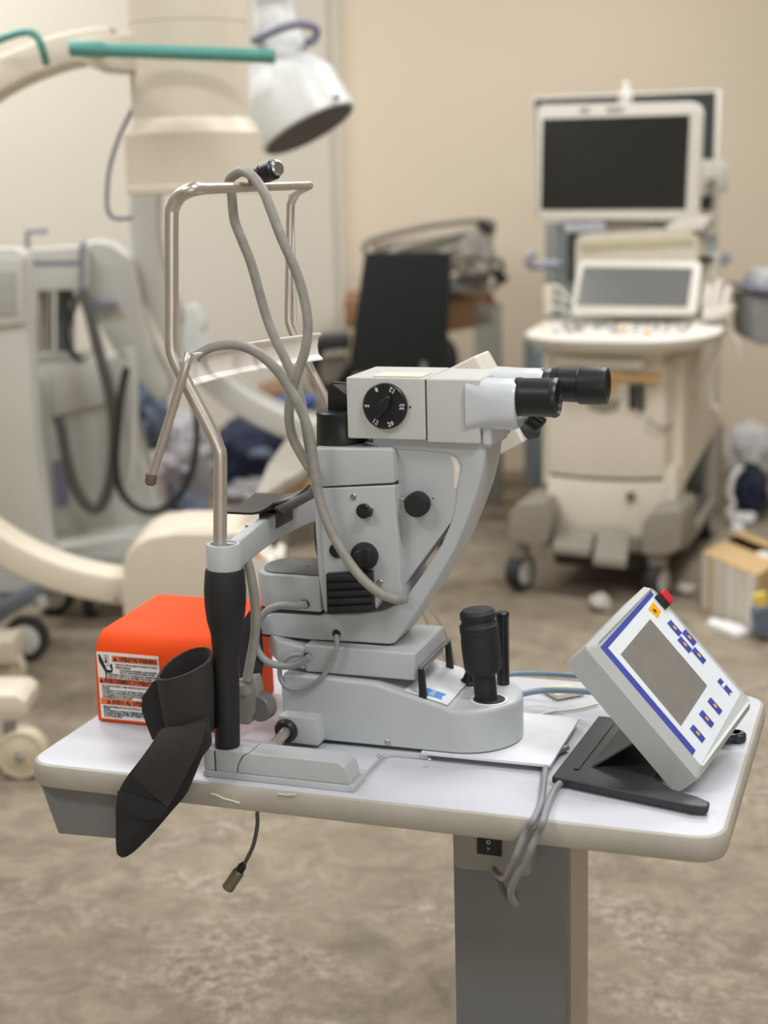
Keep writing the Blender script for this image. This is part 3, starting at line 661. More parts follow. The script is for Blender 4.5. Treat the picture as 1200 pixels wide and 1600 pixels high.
# pale connector lead behind
sld = solo('flat_adapter', prism([Pz(845, 1080, T+0.002), Pz(885, 1074, T+0.002), Pz(915, 1086, T+0.002), Pz(870, 1094, T+0.002)], (0, 0, 0.008), 0.002), mat('adapter_ivory', (212, 208, 186), 0.5), 'flat ivory adapter lying under the blue-grey cables', 'adapter')
solo('foil_wrap', sheet([[Vector((0.268+0.03*i/5+0.004*noise.noise((i*1.1, j*1.3, 0)), 0.30+0.02*j/3, T+0.002+0.012*j+0.006*noise.noise((i*1.7, j*2.1, 3)))) for i in range(6)] for j in range(5)], 0.001), mat('foil', (222, 210, 205), 0.35, 0.3), 'crumpled pale wrapper propped behind the slit lamp base', 'wrapper')

# ================================================================== ORANGE FOOT SWITCH GUARD
og = thing('foot_switch_guard', 'bright orange foot switch guard with a warning label at the table left', 'foot switch', (0.12, 0.24, T))
xo0, xo1 = 0.019, 0.222
prof = [(0.174, 0.001), (0.172, 0.09), (0.1735, 0.105), (0.178, 0.118), (0.186, 0.128), (0.197, 0.1345), (0.34, 0.148), (0.349, 0.147), (0.353, 0.142), (0.358, 0.001)]
bm = prism([(xo0, y, T+z) for y, z in prof], (xo1-xo0, 0, 0), 0.0)
for v in bm.verts:                       # slight draft of the left side
    if v.co.x < 0.1: v.co.x += (v.co.z-T)*0.03 + max(0, v.co.y-0.19)*0.09
bev(bm, 0.004, 3, ang=50)
obj('guard_shell', bm, ORANGE, og)
yl_ = 0.1725
LX0, LX1 = Py(148, 1020, yl_).x+0.0035, Py(249, 1040, yl_).x
LZ1, LZ0 = Py(148, 1017, yl_).z, Py(150, 1121, yl_).z
nrm = Vector((0, -1, 0))
# label lies on the slightly sloped front face
def LP(u, v, o=0.0006):      # u,v in 0..1 from lower left
    z = LZ0+(LZ1-LZ0)*v; y = 0.174-0.002*(z-T)/0.09
    return Vector((LX0+(LX1-LX0)*u, y-o, z))
def lquad(u0, v0, u1, v1, o, m_, par, nm):
    return obj(nm, prism([LP(u0, v0, o), LP(u1, v0, o), LP(u1, v1, o), LP(u0, v1, o)], (0, -0.0002, 0)), m_, par)
lb = lquad(0, 0, 1, 1, 0.0004, LABW, og, 'warning_label'); 
lquad(0.25, 0.865, 0.985, 0.955, 0.0008, LABO, lb, 'label_stripe')
lquad(0.015, 0.53, 0.985, 0.615, 0.0008, LABO, lb, 'label_stripe')
lquad(0.015, 0.215, 0.985, 0.305, 0.0008, LABO, lb, 'label_stripe')
LW, LH = LX1-LX0, LZ1-LZ0
def ltext(s, u, v, size, wfrac=None):
    c = LP(u, v, 0.0012); mm = mframe(c, (1, 0, 0), (0, 0, 1))
    o = text(s, size, mm, INK, lb, 'lettering', 'LEFT', ext=0.00004, bold=0.035)
    if wfrac:                         # fit the width of the line
        xs = [q.co.x for q in o.data.vertices]; w = max(xs)-min(xs); k = wfrac*LW/w; x0_ = min(xs)
        for q in o.data.vertices: q.co.x = x0_+(q.co.x-x0_)*k
ltext('OPERATOR WARNING', 0.36, 0.91, 0.0092, 0.60)
ltext("AVERTISSEMENT D'OPERATEUR", 0.10, 0.572, 0.0092, 0.87)
ltext('AVISO AL OPERADOR', 0.20, 0.26, 0.0092, 0.72)
for (u, v) in ((0.30, 0.91), (0.055, 0.572), (0.145, 0.26)):
    c = LP(u, v, 0.0011); s_ = 0.0042
    obj('warning_triangle', prism([c+Vector((-s_*0.8, 0, -s_*0.7)), c+Vector((s_*0.8, 0, -s_*0.7)), c+Vector((0, 0, s_*0.8))], (0, -0.0001, 0)), INK, lb)
lines = [('THIS FOOT SWITCH CANNOT PROTECT YOU FROM', .30, .825, .67), ('SERIOUS INJURY', .30, .785, .25), ('YOUR HANDS OR FINGERS CAN BE CRUSHED', .36, .745, .60), ('OR CUT OFF IF THE MACHINE CYCLES', .36, .71, .56),
         ('OPERATING THIS FOOT WHILE IN AN UNSAFE AREA', .16, .672, .81), ('CAN CUT OFF YOUR FINGERS OR HANDS', .16, .637, .72),
         ('CE COMMUTATEUR A PIED NE PEUT PAS VOUS PROTEGER', .05, .495, .91), ('CONTRE', .05, .462, .12), ('VOS MAINS OU DOIGTS PEUVENT ETRE ECRASES OU', .05, .428, .88), ('COUPES SI LA MACHINE FONCTIONNE PENDANT QUE', .05, .394, .88), ('VOS MAINS OU DOIGTS SONT DANS LA ZONE', .05, .360, .84), ('DANGEREUSE DE LA MACHINE', .05, .328, .48),
         ('ESTE INTERRUPTOR DE PIE NO LE PROTEGE A', .05, .180, .90), ('USTED', .05, .152, .11), ('SUS MANOS O DEDOS PUEDEN SER APLASTADOS', .05, .124, .90), ('SI LA MAQUINA OPERA MIENTRAS LAS MANOS', .05, .096, .86), ('O DEDOS ESTAN EN EL AREA DE PELIGRO', .05, .068, .88), ('DE LA MAQUINA', .05, .040, .30)]
for s_, u, v, w in lines: ltext(s_, u, v, 0.0036, w)
def lshape(pts, nm): return obj(nm, prism([LP(u, v, 0.0009) for u, v in pts], (0, -0.0002, 0)), INK, lb)
lshape([(.03, .96), (.055, .96), (.13, .80), (.15, .74), (.215, .735), (.225, .76), (.20, .80), (.235, .84), (.245, .82), (.25, .75), (.235, .70), (.15, .69), (.14, .60), (.125, .60), (.125, .70), (.035, .86)], 'hand_pictogram')
lshape([(.115, .96), (.19, .96), (.19, .80), (.115, .80)], 'arrow_frame')
obj('arrow_ground', prism([LP(u, v, 0.0012) for u, v in [(.121, .953), (.184, .953), (.184, .807), (.121, .807)]], (0, -0.0001, 0)), LABW, lb)
obj('arrow_pictogram', prism([LP(u, v, 0.0014) for u, v in [(.142, .94), (.163, .94), (.163, .87), (.178, .87), (.152, .82), (.127, .87), (.142, .87)]], (0, -0.0001, 0)), INK, lb)

# ================================================================== BLACK PADDED STRAP
st_ = thing('padded_strap', 'black padded fabric strap draped over the table front edge beside the grip', 'strap', (0.20, 0.02, T))
# open cuff
def cuffring(f, rx, ry, cx, cy): return [(cx+rx*cos(a), cy+ry*sin(a)) for a in [2*pi*k/32 for k in range(32)]]
ccx = Py(287, 1100, 0.01).x; rings_o = []; rings_i = []
zt0 = Py(245, 1066, -0.015).z; zt1 = Py(328, 1030, 0.02).z; zbm = Py(290, 1160, -0.02).z
for lv in range(9):
    s = lv/8; ro = []; ri = []
    for k in range(32):
        a = 2*pi*k/32
        x = ccx+0.0385*cos(a); y = 0.018+0.030*sin(a)
        ztop = zt0+(zt1-zt0)*(0.5+0.5*cos(a))+0.016*max(0, sin(a))-0.006*max(0, -sin(a))
        zbot = zbm+0.004*cos(2*a)
        z = zbot+(ztop-zbot)*s
        sq = 1-0.18*(1-s)**2
        ro.append(Vector((ccx+(x-ccx)*sq+0.004*(1-s), y, z))); ri.append(Vector((ccx+(x-ccx)*sq*0.90+0.004*(1-s), 0.018+(y-0.018)*0.88, z+0.0005)))
    rings_o.append(ro); rings_i.append(ri)
obj('cuff', loft(rings_o+rings_i[::-1], cap=False), RUBB2, st_, sharp=50)
obj('cuff_floor', prism([v+Vector((0, 0, 0.012)) for v in rings_i[0]], (0, 0, 0.003)), RUBB, st_)
# hanging band
def quadrow(l, r, yl2, yr2, n=9, bulge=0.0):
    return [Py(l[0]+(r[0]-l[0])*i/(n-1), l[1]+(r[1]-l[1])*i/(n-1), yl2+(yr2-yl2)*i/(n-1)-bulge*sin(pi*i/(n-1))) for i in range(n)]
def band_rows(rows, th, nm, m_):
    g = [quadrow(*r) for r in rows]; cols = [smooth([row[j] for row in g], 5) for j in range(len(g[0]))]
    return obj(nm, sheet([[c[i] for c in cols] for i in range(len(cols[0]))], th), m_, st_, sharp=80)
band_rows([((246, 1146), (326, 1120), -0.018, -0.002, 9, 0.006), ((236, 1163), (330, 1160), -0.024, -0.018, 9, 0.006), ((218, 1188), (316, 1184), -0.030, -0.026, 9, 0.006), ((198, 1214), (303, 1215), -0.030, -0.028, 9, 0.006), ((185, 1238), (290, 1242), -0.030, -0.028, 9, 0.007),
           ((181, 1262), (268, 1268), -0.030, -0.027, 9, 0.008), ((181, 1290), (244, 1296), -0.029, -0.026, 9, 0.008), ((181, 1318), (221, 1320), -0.028, -0.026, 9, 0.006), ((183, 1334), (208, 1332), -0.027, -0.026, 9, 0.003), ((190, 1340), (197, 1339), -0.026, -0.026, 9, 0.0)], 0.006, 'hanging_pad', RUBB)
band_rows([((252, 1138), (322, 1128), -0.026, -0.022, 9, 0.006), ((238, 1160), (314, 1166), -0.034, -0.031, 9, 0.006), ((222, 1184), (297, 1200), -0.038, -0.036, 9, 0.005), ((208, 1207), (276, 1240), -0.039, -0.037, 9, 0.004), ((209, 1215), (262, 1262), -0.039, -0.0385, 9, 0.002)], 0.002, 'front_flap', RUBB2)
band_rows([((183, 1236), (256, 1256), -0.0385, -0.038, 9, 0.0), ((186, 1252), (262, 1266), -0.039, -0.0385, 9, 0.0), ((196, 1268), (252, 1277), -0.039, -0.038, 9, 0.0), ((215, 1280), (238, 1281), -0.038, -0.0375, 9, 0.0)], 0.0008, 'pad_lining', mat('foam_dark', (38, 38, 41), 0.9, var=0.1))
obj('back_flap', sheet([quadrow((243, 1062), (262, 1070), 0.02, 0.02, 4), quadrow((224, 1088), (262, 1100), 0.022, 0.02, 4), quadrow((224, 1110), (262, 1125), 0.022, 0.02, 4), quadrow((232, 1135), (262, 1148), 0.018, 0.016, 4), quadrow((240, 1156), (262, 1160), 0.012, 0.01, 4)], 0.004), RUBB, st_, sharp=50)
obj('rear_tail', sheet([quadrow((376, 975), (396, 945), 0.16, 0.17, 4), quadrow((374, 1010), (408, 985), 0.15, 0.16, 4), quadrow((374, 1045), (412, 1030), 0.14, 0.15, 4), quadrow((376, 1085), (406, 1072), 0.13, 0.14, 4)], 0.004), RUBB, st_, sharp=50)

# ================================================================== DISPLAY UNIT ON STAND
ang = radians(-10); e1 = Vector((cos(ang), sin(ang), 0)); e2 = Vector((-sin(ang), cos(ang), 0))
du_ = thing('display_unit', 'light grey tilted control display with blue keys on a black stand', 'control panel', (0.80, 0.22, T))
p0 = Vector((0.703, 0.137, T))+e2*0.015
Bc = Pn(922, 1003, p0, e2); Cc = Pn(1100, 1212, p0, e2)
s_ax = (Cc-Bc).normalized(); s_len = (Cc-Bc).length
p1 = p0+e2*0.20
Ac = Pn(1017, 907, p1, e2); w_ax = (Ac-Bc); w_len = w_ax.length; w_ax.normalize()
nax = w_ax.cross(s_ax).normalized()
if nax.z < 0: nax = -nax
th_ = 0.052
def DP(u, v, o=0.0):    # u: 0..1 along width (near->far), v: 0..1 down the slope
    return Bc+w_ax*w_len*u+s_ax*s_len*v+nax*o
def drect(u0, v0, u1, v1, o, th, m_, par, nm, b=0.0, label=None):
    return obj(nm, prism([DP(u0, v0, o), DP(u1, v0, o), DP(u1, v1, o), DP(u0, v1, o)], nax*th, b), m_, par, label)
rr_ = [DP(0.5+x, 0.5+y, -th_) for x, y in rrect(1, 1, 0.035, 4)]
rr2 = [DP(0.5+x, 0.5+y, -0.012) for x, y in rrect(1, 1, 0.035, 4)]
rr3 = [DP(0.5+x, 0.5+y, 0.0) for x, y in rrect(0.91, 0.93, 0.03, 4)]
rr4 = [DP(0.5+x, 0.5+y, -0.003) for x, y in rrect(0.88, 0.90, 0.01, 4)]
DG = mat('display_grey', (190, 193, 192), 0.45, var=0.01)
hb = obj('display_housing', loft([rr_, rr2, rr3, rr4]), DG, du_)
def on_face(px, py, o=-0.003): return Pn(px, py, Bc+nax*o, nax)
def uv(px, py):
    q = on_face(px, py)-Bc; g = w_ax.dot(s_ax)
    a = q.dot(w_ax); c = q.dot(s_ax); d = 1-g*g
    return ((a-g*c)/d/w_len, (c-g*a)/d/s_len)
def fpoly(px, o, th, m_, nm, par=None, b=0.0, label=None):
    return obj(nm, prism([on_face(*p)+nax*(o) for p in px], nax*th, b), m_, par or hb, label)
mb = fpoly([(1017, 921), (1157, 1084), (1094, 1197), (938, 1013)], 0.0002, 0.0006, PANELW, 'membrane_panel')
fpoly([(1015, 968), (1104, 1072), (1063, 1135), (969, 1023)], 0.0009, 0.0004, SCREEN, 'lcd_screen')
fpoly([(1016, 924), (1021, 930), (949, 1013), (1086, 1173), (1081, 1182), (937, 1012)], 0.0009, 0.0004, VIOLET, 'blue_border')
def key(cx, cy, s=1.0, mk=True, nm='key'):
    # parallelogram key oriented with the face
    a = on_face(cx, cy)+nax*0.0009; hu, hv = 0.0058*s, 0.0115
    k = obj(nm, prism([a-w_ax*hu-s_ax*hv, a+w_ax*hu-s_ax*hv, a+w_ax*hu+s_ax*hv, a-w_ax*hu+s_ax*hv], nax*0.0009, 0.0002), VIOLET, du_)
    if mk:
        a = a+nax*0.001
        obj('key_mark', prism([a-w_ax*0.002-s_ax*0.003, a+w_ax*0.002-s_ax*0.003, a+w_ax*0.002+s_ax*0.003, a-w_ax*0.002+s_ax*0.003], nax*0.0002), AMBER, k)
    return k
for c in ((1053, 982), (1076, 997), (1069, 1008), (1091, 1025), (1116, 1104), (1103, 1124), (1089, 1147)): key(*c)
# small emblem at the right of the membrane
a = on_face(1132, 1074)+nax*0.001
em2 = obj('maker_emblem', prism([a-w_ax*0.0055-s_ax*0.0125, a+w_ax*0.0055-s_ax*0.0125, a+w_ax*0.0055+s_ax*0.0125, a+s_ax*0.0095, a-w_ax*0.0055+s_ax*0.0125], nax*0.0003), VIOLET, hb, label='small blue emblem plate')
obj('emblem_bar', prism([a-w_ax*0.005-s_ax*0.005+nax*0.0004, a+w_ax*0.005-s_ax*0.005+nax*0.0004, a+w_ax*0.005-s_ax*0.001+nax*0.0004, a-w_ax*0.005-s_ax*0.001+nax*0.0004], nax*0.0002), INKW, du_)
fpoly([(1020, 941), (1032, 956), (1027, 967), (1012, 953)], 0.0009, 0.0003, YELLOW, 'laser_sticker', label='amber laser warning sticker')
ctr = on_face(1022, 955)+nax*0.0014
obj('starburst_mark', prism([ctr+(w_ax*cos(k*pi/8)+s_ax*sin(k*pi/8))*(0.0045 if k % 2 == 0 else 0.0015) for k in range(16)], nax*0.0002), INK, hb)
# emergency button block
ab = on_face(1033, 942)
bb = obj('stop_block', prism([ab-w_ax*0.006-s_ax*0.012, ab+w_ax*0.010-s_ax*0.012, ab+w_ax*0.010+s_ax*0.010, ab-w_ax*0.006+s_ax*0.010], nax*0.006, 0.001), BLACK, hb)
ab2 = ab+w_ax*0.013
obj('stop_button', prism([ab2-w_ax*0.009-s_ax*0.011, ab2+w_ax*0.006-s_ax*0.011, ab2+w_ax*0.006+s_ax*0.009, ab2-w_ax*0.009+s_ax*0.009], nax*0.009, 0.0025, 3), RED, hb)
# stand
zs = T+0.0005
STD = mat('stand_black', (46, 49, 52), 0.45, var=0.05)
A_, B_, C_2, D_2 = Pz(862, 1215, T+0.012), Pz(1100, 1265, T+0.012), Pz(1160, 1142, T+0.012), Pz(935, 1120, T+0.012)
def lerp(a, b_, t): return a+(b_-a)*t
ctr_ = (A_+B_+C_2+D_2)/4
foot_out = [A_, lerp(A_, B_, 0.25), lerp(A_, B_, 0.93)+Vector((0, 0, 0)), B_+Vector((0.004, 0.006, 0)), B_+Vector((0.004, 0.022, 0)), B_+Vector((-0.012, 0.034, 0)), lerp(B_, A_, 0.28)+Vector((0.01, 0.036, 0)), lerp(B_, A_, 0.42)+Vector((0.01, 0.06, 0)),
            lerp(C_2, D_2, 0.42)+Vector((0, -0.06, 0)), lerp(C_2, D_2, 0.25)+Vector((0, -0.034, 0)), C_2+Vector((-0.012, -0.028, 0)), C_2+Vector((0.002, -0.014, 0)), C_2, D_2]
for p in foot_out: p.z = T+0.004
sb = obj('stand_foot', prism(foot_out, (0, 0, 0.010), 0.003, 3), STD, du_)
obj('foot_pad', prism([lerp(A_, D_2, 0.1)+Vector((0.03, 0, -0.0035)), lerp(B_, C_2, 0.1)+Vector((-0.09, 0, -0.0035)), lerp(B_, C_2, 0.8)+Vector((-0.09, 0, -0.0035)), lerp(A_, D_2, 0.9)+Vector((0.03, 0, -0.0035))], (0, 0, 0.004)), SEAM, du_)
obj('knob_foot', lathe([(0.010, 0), (0.012, 0.002), (0.012, 0.010), (0.009, 0.013)], Vector((Pz(1152, 1152, T+0.006).x, Pz(1152, 1152, T+0.006).y, T+0.001)), (0, 0, 1), 20), STD, du_)
# backrest of the stand: plate rising from the rear of the foot to the housing
bl, br = lerp(A_, B_, 0.02)+Vector((0.006, 0.02, 0)), lerp(D_2, C_2, 0.02)+Vector((0.006, -0.02, 0))
bl.z = br.z = T+0.013
tl = Bc+s_ax*s_len*0.62+w_ax*0.02-nax*(th_+0.001); tr = Bc+s_ax*s_len*0.62+w_ax*(w_len-0.02)-nax*(th_+0.001)
tl.z -= 0.0
pts = [bl, br, tr, tl]
obj('stand_groove', prism([lerp(bl, br, 0.05)+Vector((0.012, 0, 0.0016)), lerp(bl, br, 0.95)+Vector((0.012, 0, 0.0016)), lerp(bl, br, 0.95)+Vector((0.018, 0, 0.0016)), lerp(bl, br, 0.05)+Vector((0.018, 0, 0.0016))], (0, 0, 0.001)), BLACK, du_)
obj('stand_plate', prism([lerp(bl, br, 0.12)+Vector((0.028, 0, 0)), lerp(bl, br, 0.88)+Vector((0.028, 0, 0)), tr, tl], (0.005, 0, -0.0), 0.001), mat('stand_plate_dark', (58, 58, 56), 0.5), du_)
if False: obj('tilt_bracket', prism([Pz(960, 1160, T+0.02), Pz(975, 1150, T+0.02), Pz(985, 1158, T+0.02), Pz(972, 1168, T+0.02)], (0, 0, 0.012), 0.001), STEEL, du_)


# ================================================================== C-ARM (CREAM)
def cyl_z(px, dep, r, z0, z1): pass
def onfloor(px, dep):
    p = Pd(px, 600, dep); p.z = 0; return p
ca1 = thing('c_arm', 'cream c-arm with a large round detector and teal grab bars', 'medical equipment', onfloor(215, 4.0))
RX = RH.copy()
def arc_poly(c, ro, ri, a0, a1, n=40):
    o = [c+RX*(ro*cos(a0+(a1-a0)*k/n))+Vector((0, 0, ro*sin(a0+(a1-a0)*k/n))) for k in range(n+1)]
    i = [c+RX*(ri*cos(a0+(a1-a0)*k/n))+Vector((0, 0, ri*sin(a0+(a1-a0)*k/n))) for k in range(n+1)]
    return o, i
def arc(c, ro, ri, a0, a1, d, b, n=48):
    o, i = arc_poly(c, ro, ri, a0, a1, n)
    rings = []
    for p, q in zip(o, i):
        r = (p-q).normalized(); mid = (p+q)/2+FH*d/2; h = (p-q).length
        rings.append([mid+r*v+FH*u for u, v in rrect(d, h, b, 3)])
    return loft(rings)
c0 = Pd(215, 512, 3.98)
obj('arc', arc(c0, 0.748, 0.668, radians(92), radians(266), 0.13, 0.012), CAC, ca1)
ic = Pd(303, 250, 4.05); zr = lambda py: Pd(303, py, 3.87).z
obj('detector', lathe([(0.150, 1.60), (0.150, zr(27)-0.002), (0.147, zr(27)), (0.150, zr(27)+0.002), (0.150, 2.15), (0.13, 2.2)], (ic.x, ic.y, 0), (0, 0, 1), 48), CAC, ca1)
obj('detector_skirt', lathe([(0.10, zr(303)), (0.172, zr(303)), (0.177, zr(300)), (0.177, zr(290)), (0.1745, zr(288)), (0.1745, zr(206)), (0.170, zr(202)), (0.150, zr(181)), (0.140, zr(180))], (ic.x, ic.y, 0), (0, 0, 1), 48), CAC, ca1)
obj('arc_bracket', dpoly([(120, 58), (215, 50), (215, 112), (150, 108), (120, 96)], 3.96, 0.17, 0.01), CAC, ca1)
obj('grab_bar', tube([Pd(112, 76, 3.80), Pd(430, 88, 3.80)], 0.0165, 16, sm=False), TEAL, ca1)
obj('bar_socket', cyl(Pd(109, 75, 3.80), Pd(165, 78, 3.80), 0.019, 0.003), TEAL, ca1)
obj('bar_mount', cyl(Pd(140, 77, 3.80), Pd(140, 80, 3.97), 0.012), CAC, ca1)
obj('grab_bar', tube([Pd(-25, 72, 3.9), Pd(15, 56, 3.88), Pd(42, 50, 3.87), Pd(58, 58, 3.87), Pd(67, 78, 3.88), Pd(72, 98, 3.93)], 0.0095, 14), TEAL, ca1)
obj('grab_bar', tube([Pd(78, 64, 4.15), Pd(98, 57, 4.15), Pd(118, 55, 4.15)], 0.007, 12), TEAL, ca1)
obj('detector_cable', tube([Pd(212, 160, 4.12), Pd(200, 185, 4.1), Pd(184, 220, 4.1), Pd(171, 265, 4.1), Pd(167, 310, 4.1), Pd(171, 335, 4.1), Pd(185, 342, 4.1), Pd(207, 340, 4.1)], 0.0055, 10), LILAC, ca1)
hz = Pd(192, 960, 3.9)
th0 = dpoly([(192, 965), (192, 885), (198, 866), (212, 850), (235, 838), (275, 832), (400, 832), (412, 840), (412, 965)], 3.86, 0.28, 0.012, 3)
obj('tube_housing', th0, CAC, ca1)
obj('housing_dome', dpoly([(262, 838), (266, 829), (280, 826), (335, 826), (348, 830), (352, 838)], 3.88, 0.2, 0.006), CAC, ca1)
obj('end_block', dpoly([(386, 872), (404, 860), (424, 878), (431, 866), (442, 872), (442, 935), (388, 935)], 3.80, 0.14, 0.004), BEZEL, ca1, label='white angular end block')
obj('yellow_sticker', dpoly([(389, 864), (400, 861), (411, 872), (393, 868)], 3.79, 0.004), YELLOW, ca1)
obj('housing_screw', cyl(Pd(182, 937, 3.97), Pd(182, 937, 3.96), 0.006, seg=12), LENS, ca1)
# carriage outside the picture: mast, foot beam and castors
ml = c0 - RX*0.71; ml.z = 0
def fb(c, lx, ly, z0, z1, b=0.01):
    c = Vector(c)
    return prism([c-RX*lx/2-FH*ly/2+Vector((0, 0, z0)), c+RX*lx/2-FH*ly/2+Vector((0, 0, z0)), c+RX*lx/2-FH*ly/2+Vector((0, 0, z1)), c-RX*lx/2-FH*ly/2+Vector((0, 0, z1))], FH*ly, b)
obj('mast', fb(ml-RX*0.25, 0.36, 0.4, 0.15, 1.15), CAC, ca1)
obj('arc_clamp', fb(ml-RX*0.02, 0.22, 0.2, 0.95, 1.17), CAC, ca1)
cw = Pd(33, 1158, 3.70)
lg = Pd(20, 1100, 3.70)
leg0 = Vector((lg.x, lg.y, 0))
obj('foot_beam', dpoly([(-420, 1120), (-420, 1085), (25, 1087), (40, 1096), (42, 1118), (20, 1124), (-10, 1142), (-420, 1150)], 3.66, 0.16, 0.01), CAC, ca1)
obj('rear_beam', fb(ml-RX*0.2+FH*0.35, 0.9, 0.14, 0.10, 0.17), CAC, ca1)
obj('cross_beam', fb(ml-RX*0.3-FH*0.05, 0.16, 0.9, 0.12, 0.19), CAC, ca1)
def castor(parent, c, r, w, ax, mt=None, hub=None, nm='castor'):
    """wheel standing on the floor at c with axle direction ax"""
    c = Vector((c.x, c.y, r)); ax = Vector(ax).normalized()
    wl = obj(nm, lathe([(r*0.55, -w/2), (r*0.92, -w/2), (r, -w*0.3), (r, w*0.3), (r*0.92, w/2), (r*0.55, w/2)], c, ax, 28), mt or RUBBER, parent)
    obj('hub', lathe([(0.2*r, -w*0.58), (r*0.62, -w*0.52), (r*0.72, -w*0.46), (r*0.72, w*0.46), (r*0.62, w*0.52), (0.2*r, w*0.58)], c, ax, 24), hub or CASTW, wl)
    return wl
rw = 0.066
cwp = Pd(34, 1158, 3.64)
castor(ca1, cwp, rw, 0.05, FH, CASTC, CASTC)
obj('axle_pin', lathe([(0.012, 0), (0.012, 0.012), (0.006, 0.015)], Vector((cwp.x, cwp.y, rw))-FH*0.03, -FH, 16), STEEL, ca1)
obj('castor_fork', dpoly([(4, 1125), (26, 1125), (22, 1160), (12, 1166), (4, 1160)], 3.62, 0.012, 0.003), mat('fork_grey', (120, 116, 108), 0.5), ca1)
castor(ca1, ml-RX*0.55-FH*0.3, rw, 0.05, FH, CASTC, CASTC); castor(ca1, ml-RX*0.5+FH*0.35, rw, 0.05, FH, CASTC, CASTC)
castor(ca1, ml+RX*0.2+FH*0.35, rw, 0.05, FH, CASTC, CASTC)

# ================================================================== SURGICAL LAMP
sg = thing('surgical_lamp', 'white bell shaped lamp head hanging with a lilac ring handle', 'lamp', Pd(500, 150, 4.7))
lc = Pd(484, 203, 4.7)                       # centre of the open face
axd = (Pd(432, 103, 4.7)-lc).normalized()
axd = (axd+FH*0.2).normalized()
R0 = 0.152
pr_ = [(0.0, 0.012), (R0-0.012, 0.010), (R0-0.006, 0.0), (R0, 0.006), (R0, 0.03), (R0*0.985, 0.045), (R0*0.955, 0.125), (R0*0.93, 0.14), (R0*0.80, 0.175), (R0*0.66, 0.205), (R0*0.58, 0.235), (0.03, 0.25)]
obj('lamp_shell', lathe(pr_, lc, axd, 44), LAMPW, sg)
obj('lamp_lens', lathe([(0.01, -0.002), (R0-0.014, -0.002), (R0-0.014, 0.012)], lc, axd, 40), LENS, sg)
nk = lc+axd*0.20
obj('lamp_neck', tube([nk, Pd(440, 78, 4.74), Pd(431, 40, 4.74), Pd(427, 0, 4.74), Pd(425, -40, 4.7), Pd(425, -80, 4.7)], lambda t: 0.082-0.022*min(1, t*2), 20), LAMPW, sg)
rn = [Pd(398, 62, 4.62), Pd(412, 56, 4.58), Pd(440, 44, 4.56), Pd(468, 38, 4.58), Pd(490, 42, 4.62), Pd(494, 54, 4.68), Pd(482, 66, 4.76), Pd(440, 60, 4.84), Pd(405, 64, 4.76)]
obj('ring_handle', tube(rn+[rn[0]], 0.0125, 12), LILAC, sg)
obj('ceiling_arm', tube([Pd(425, -70, 4.7), Pd(425, -160, 4.7), Vector((Pd(425, -160, 4.7).x, Pd(425, -160, 4.7).y, ceil_z))], 0.04, 14, sm=False), LAMPW, sg)
obj('lamp_mark', dpoly([(523, 146), (533, 150), (529, 158), (519, 154)], 4.58, 0.002), LILAC, sg)

# ================================================================== SECOND C-ARM (GREY) WITH ITS CABINET
cb = thing('mobile_c_arm', 'grey mobile c-arm with lift column and lilac trim behind the cream one', 'medical equipment', onfloor(180, 5.35))
c1 = Pd(560, 352, 5.3)
obj('arc', arc(c1, 0.778, 0.690, radians(158), radians(282), 0.20, 0.012), CAG, cb)
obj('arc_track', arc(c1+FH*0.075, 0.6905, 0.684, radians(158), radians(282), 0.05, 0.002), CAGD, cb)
obj('support_arm', dpoly([(128, 380), (148, 374), (175, 380), (205, 402), (212, 440), (222, 490), (240, 545), (268, 600), (262, 622), (244, 628), (212, 590), (176, 545), (152, 505), (137, 470), (128, 452)], 5.22, 0.12, 0.02, 3), CAG, cb)
obj('arc_clamp', dpoly([(284, 560), (288, 480), (302, 477), (311, 492), (318, 508), (314, 520), (330, 560), (318, 590)], 5.22, 0.2, 0.01), LAMPW, cb)
obj('arm_ledge', dpoly([(136, 470), (178, 470), (182, 480), (140, 484)], 5.18, 0.05, 0.004), LILAC, cb)
hdh = obj('lift_head', dpoly([(36, 390), (132, 384), (134, 452), (50, 456), (38, 448)], 5.14, 0.14, 0.012), CAG, cb)
obj('head_stripe', dpoly([(38, 408), (124, 407), (124, 413), (38, 414)], 5.134, 0.01, 0.001), LILAC, hdh)
obj('head_trim', dpoly([(124, 386), (128, 378), (134, 377), (132, 386), (130, 454), (124, 456)], 5.13, 0.02, 0.002), LILAC, hdh)
obj('brake_handle', tube([Pd(43, 388, 5.2), Pd(43, 362, 5.2), Pd(74, 361, 5.2)], 0.009, 10, sm=False), LILAC, cb)
for a, w, mm_ in ((66, 9, GREYJ2), (78, 6, STEEL), (98, 10, CABLED), (112, 5, STEEL)):
    obj('lift_rod', tube([Pd(a, 450, 5.28), Pd(a, 572, 5.28)], w*0.0022, 14, sm=False), mm_, cb)
obj('column_hose', tube([Pd(104, 458, 5.18), Pd(118, 470, 5.18), Pd(112, 492, 5.18), Pd(104, 520, 5.18), Pd(112, 552, 5.18), Pd(126, 560, 5.18)], 0.010, 10), mat('hose_dark', (50, 50, 52), 0.6), cb)
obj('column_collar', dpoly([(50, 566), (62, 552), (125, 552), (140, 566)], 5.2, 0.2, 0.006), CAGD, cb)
obj('cabinet', dpoly([(50, 566), (196, 560), (200, 640), (215, 700), (250, 800), (262, 850), (62, 862)], 5.2, 0.2, 0.02), CAG, cb)
obj('cabinet_panel', dpoly([(80, 576), (168, 568), (166, 630), (84, 650)], 5.17, 0.04, 0.008), CAG, cb)
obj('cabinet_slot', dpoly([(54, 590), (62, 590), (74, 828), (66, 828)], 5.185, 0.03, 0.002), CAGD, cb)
obj('cabinet_slot', dpoly([(82, 722), (104, 718), (106, 790), (88, 792)], 5.185, 0.03, 0.003), LILAC, cb)
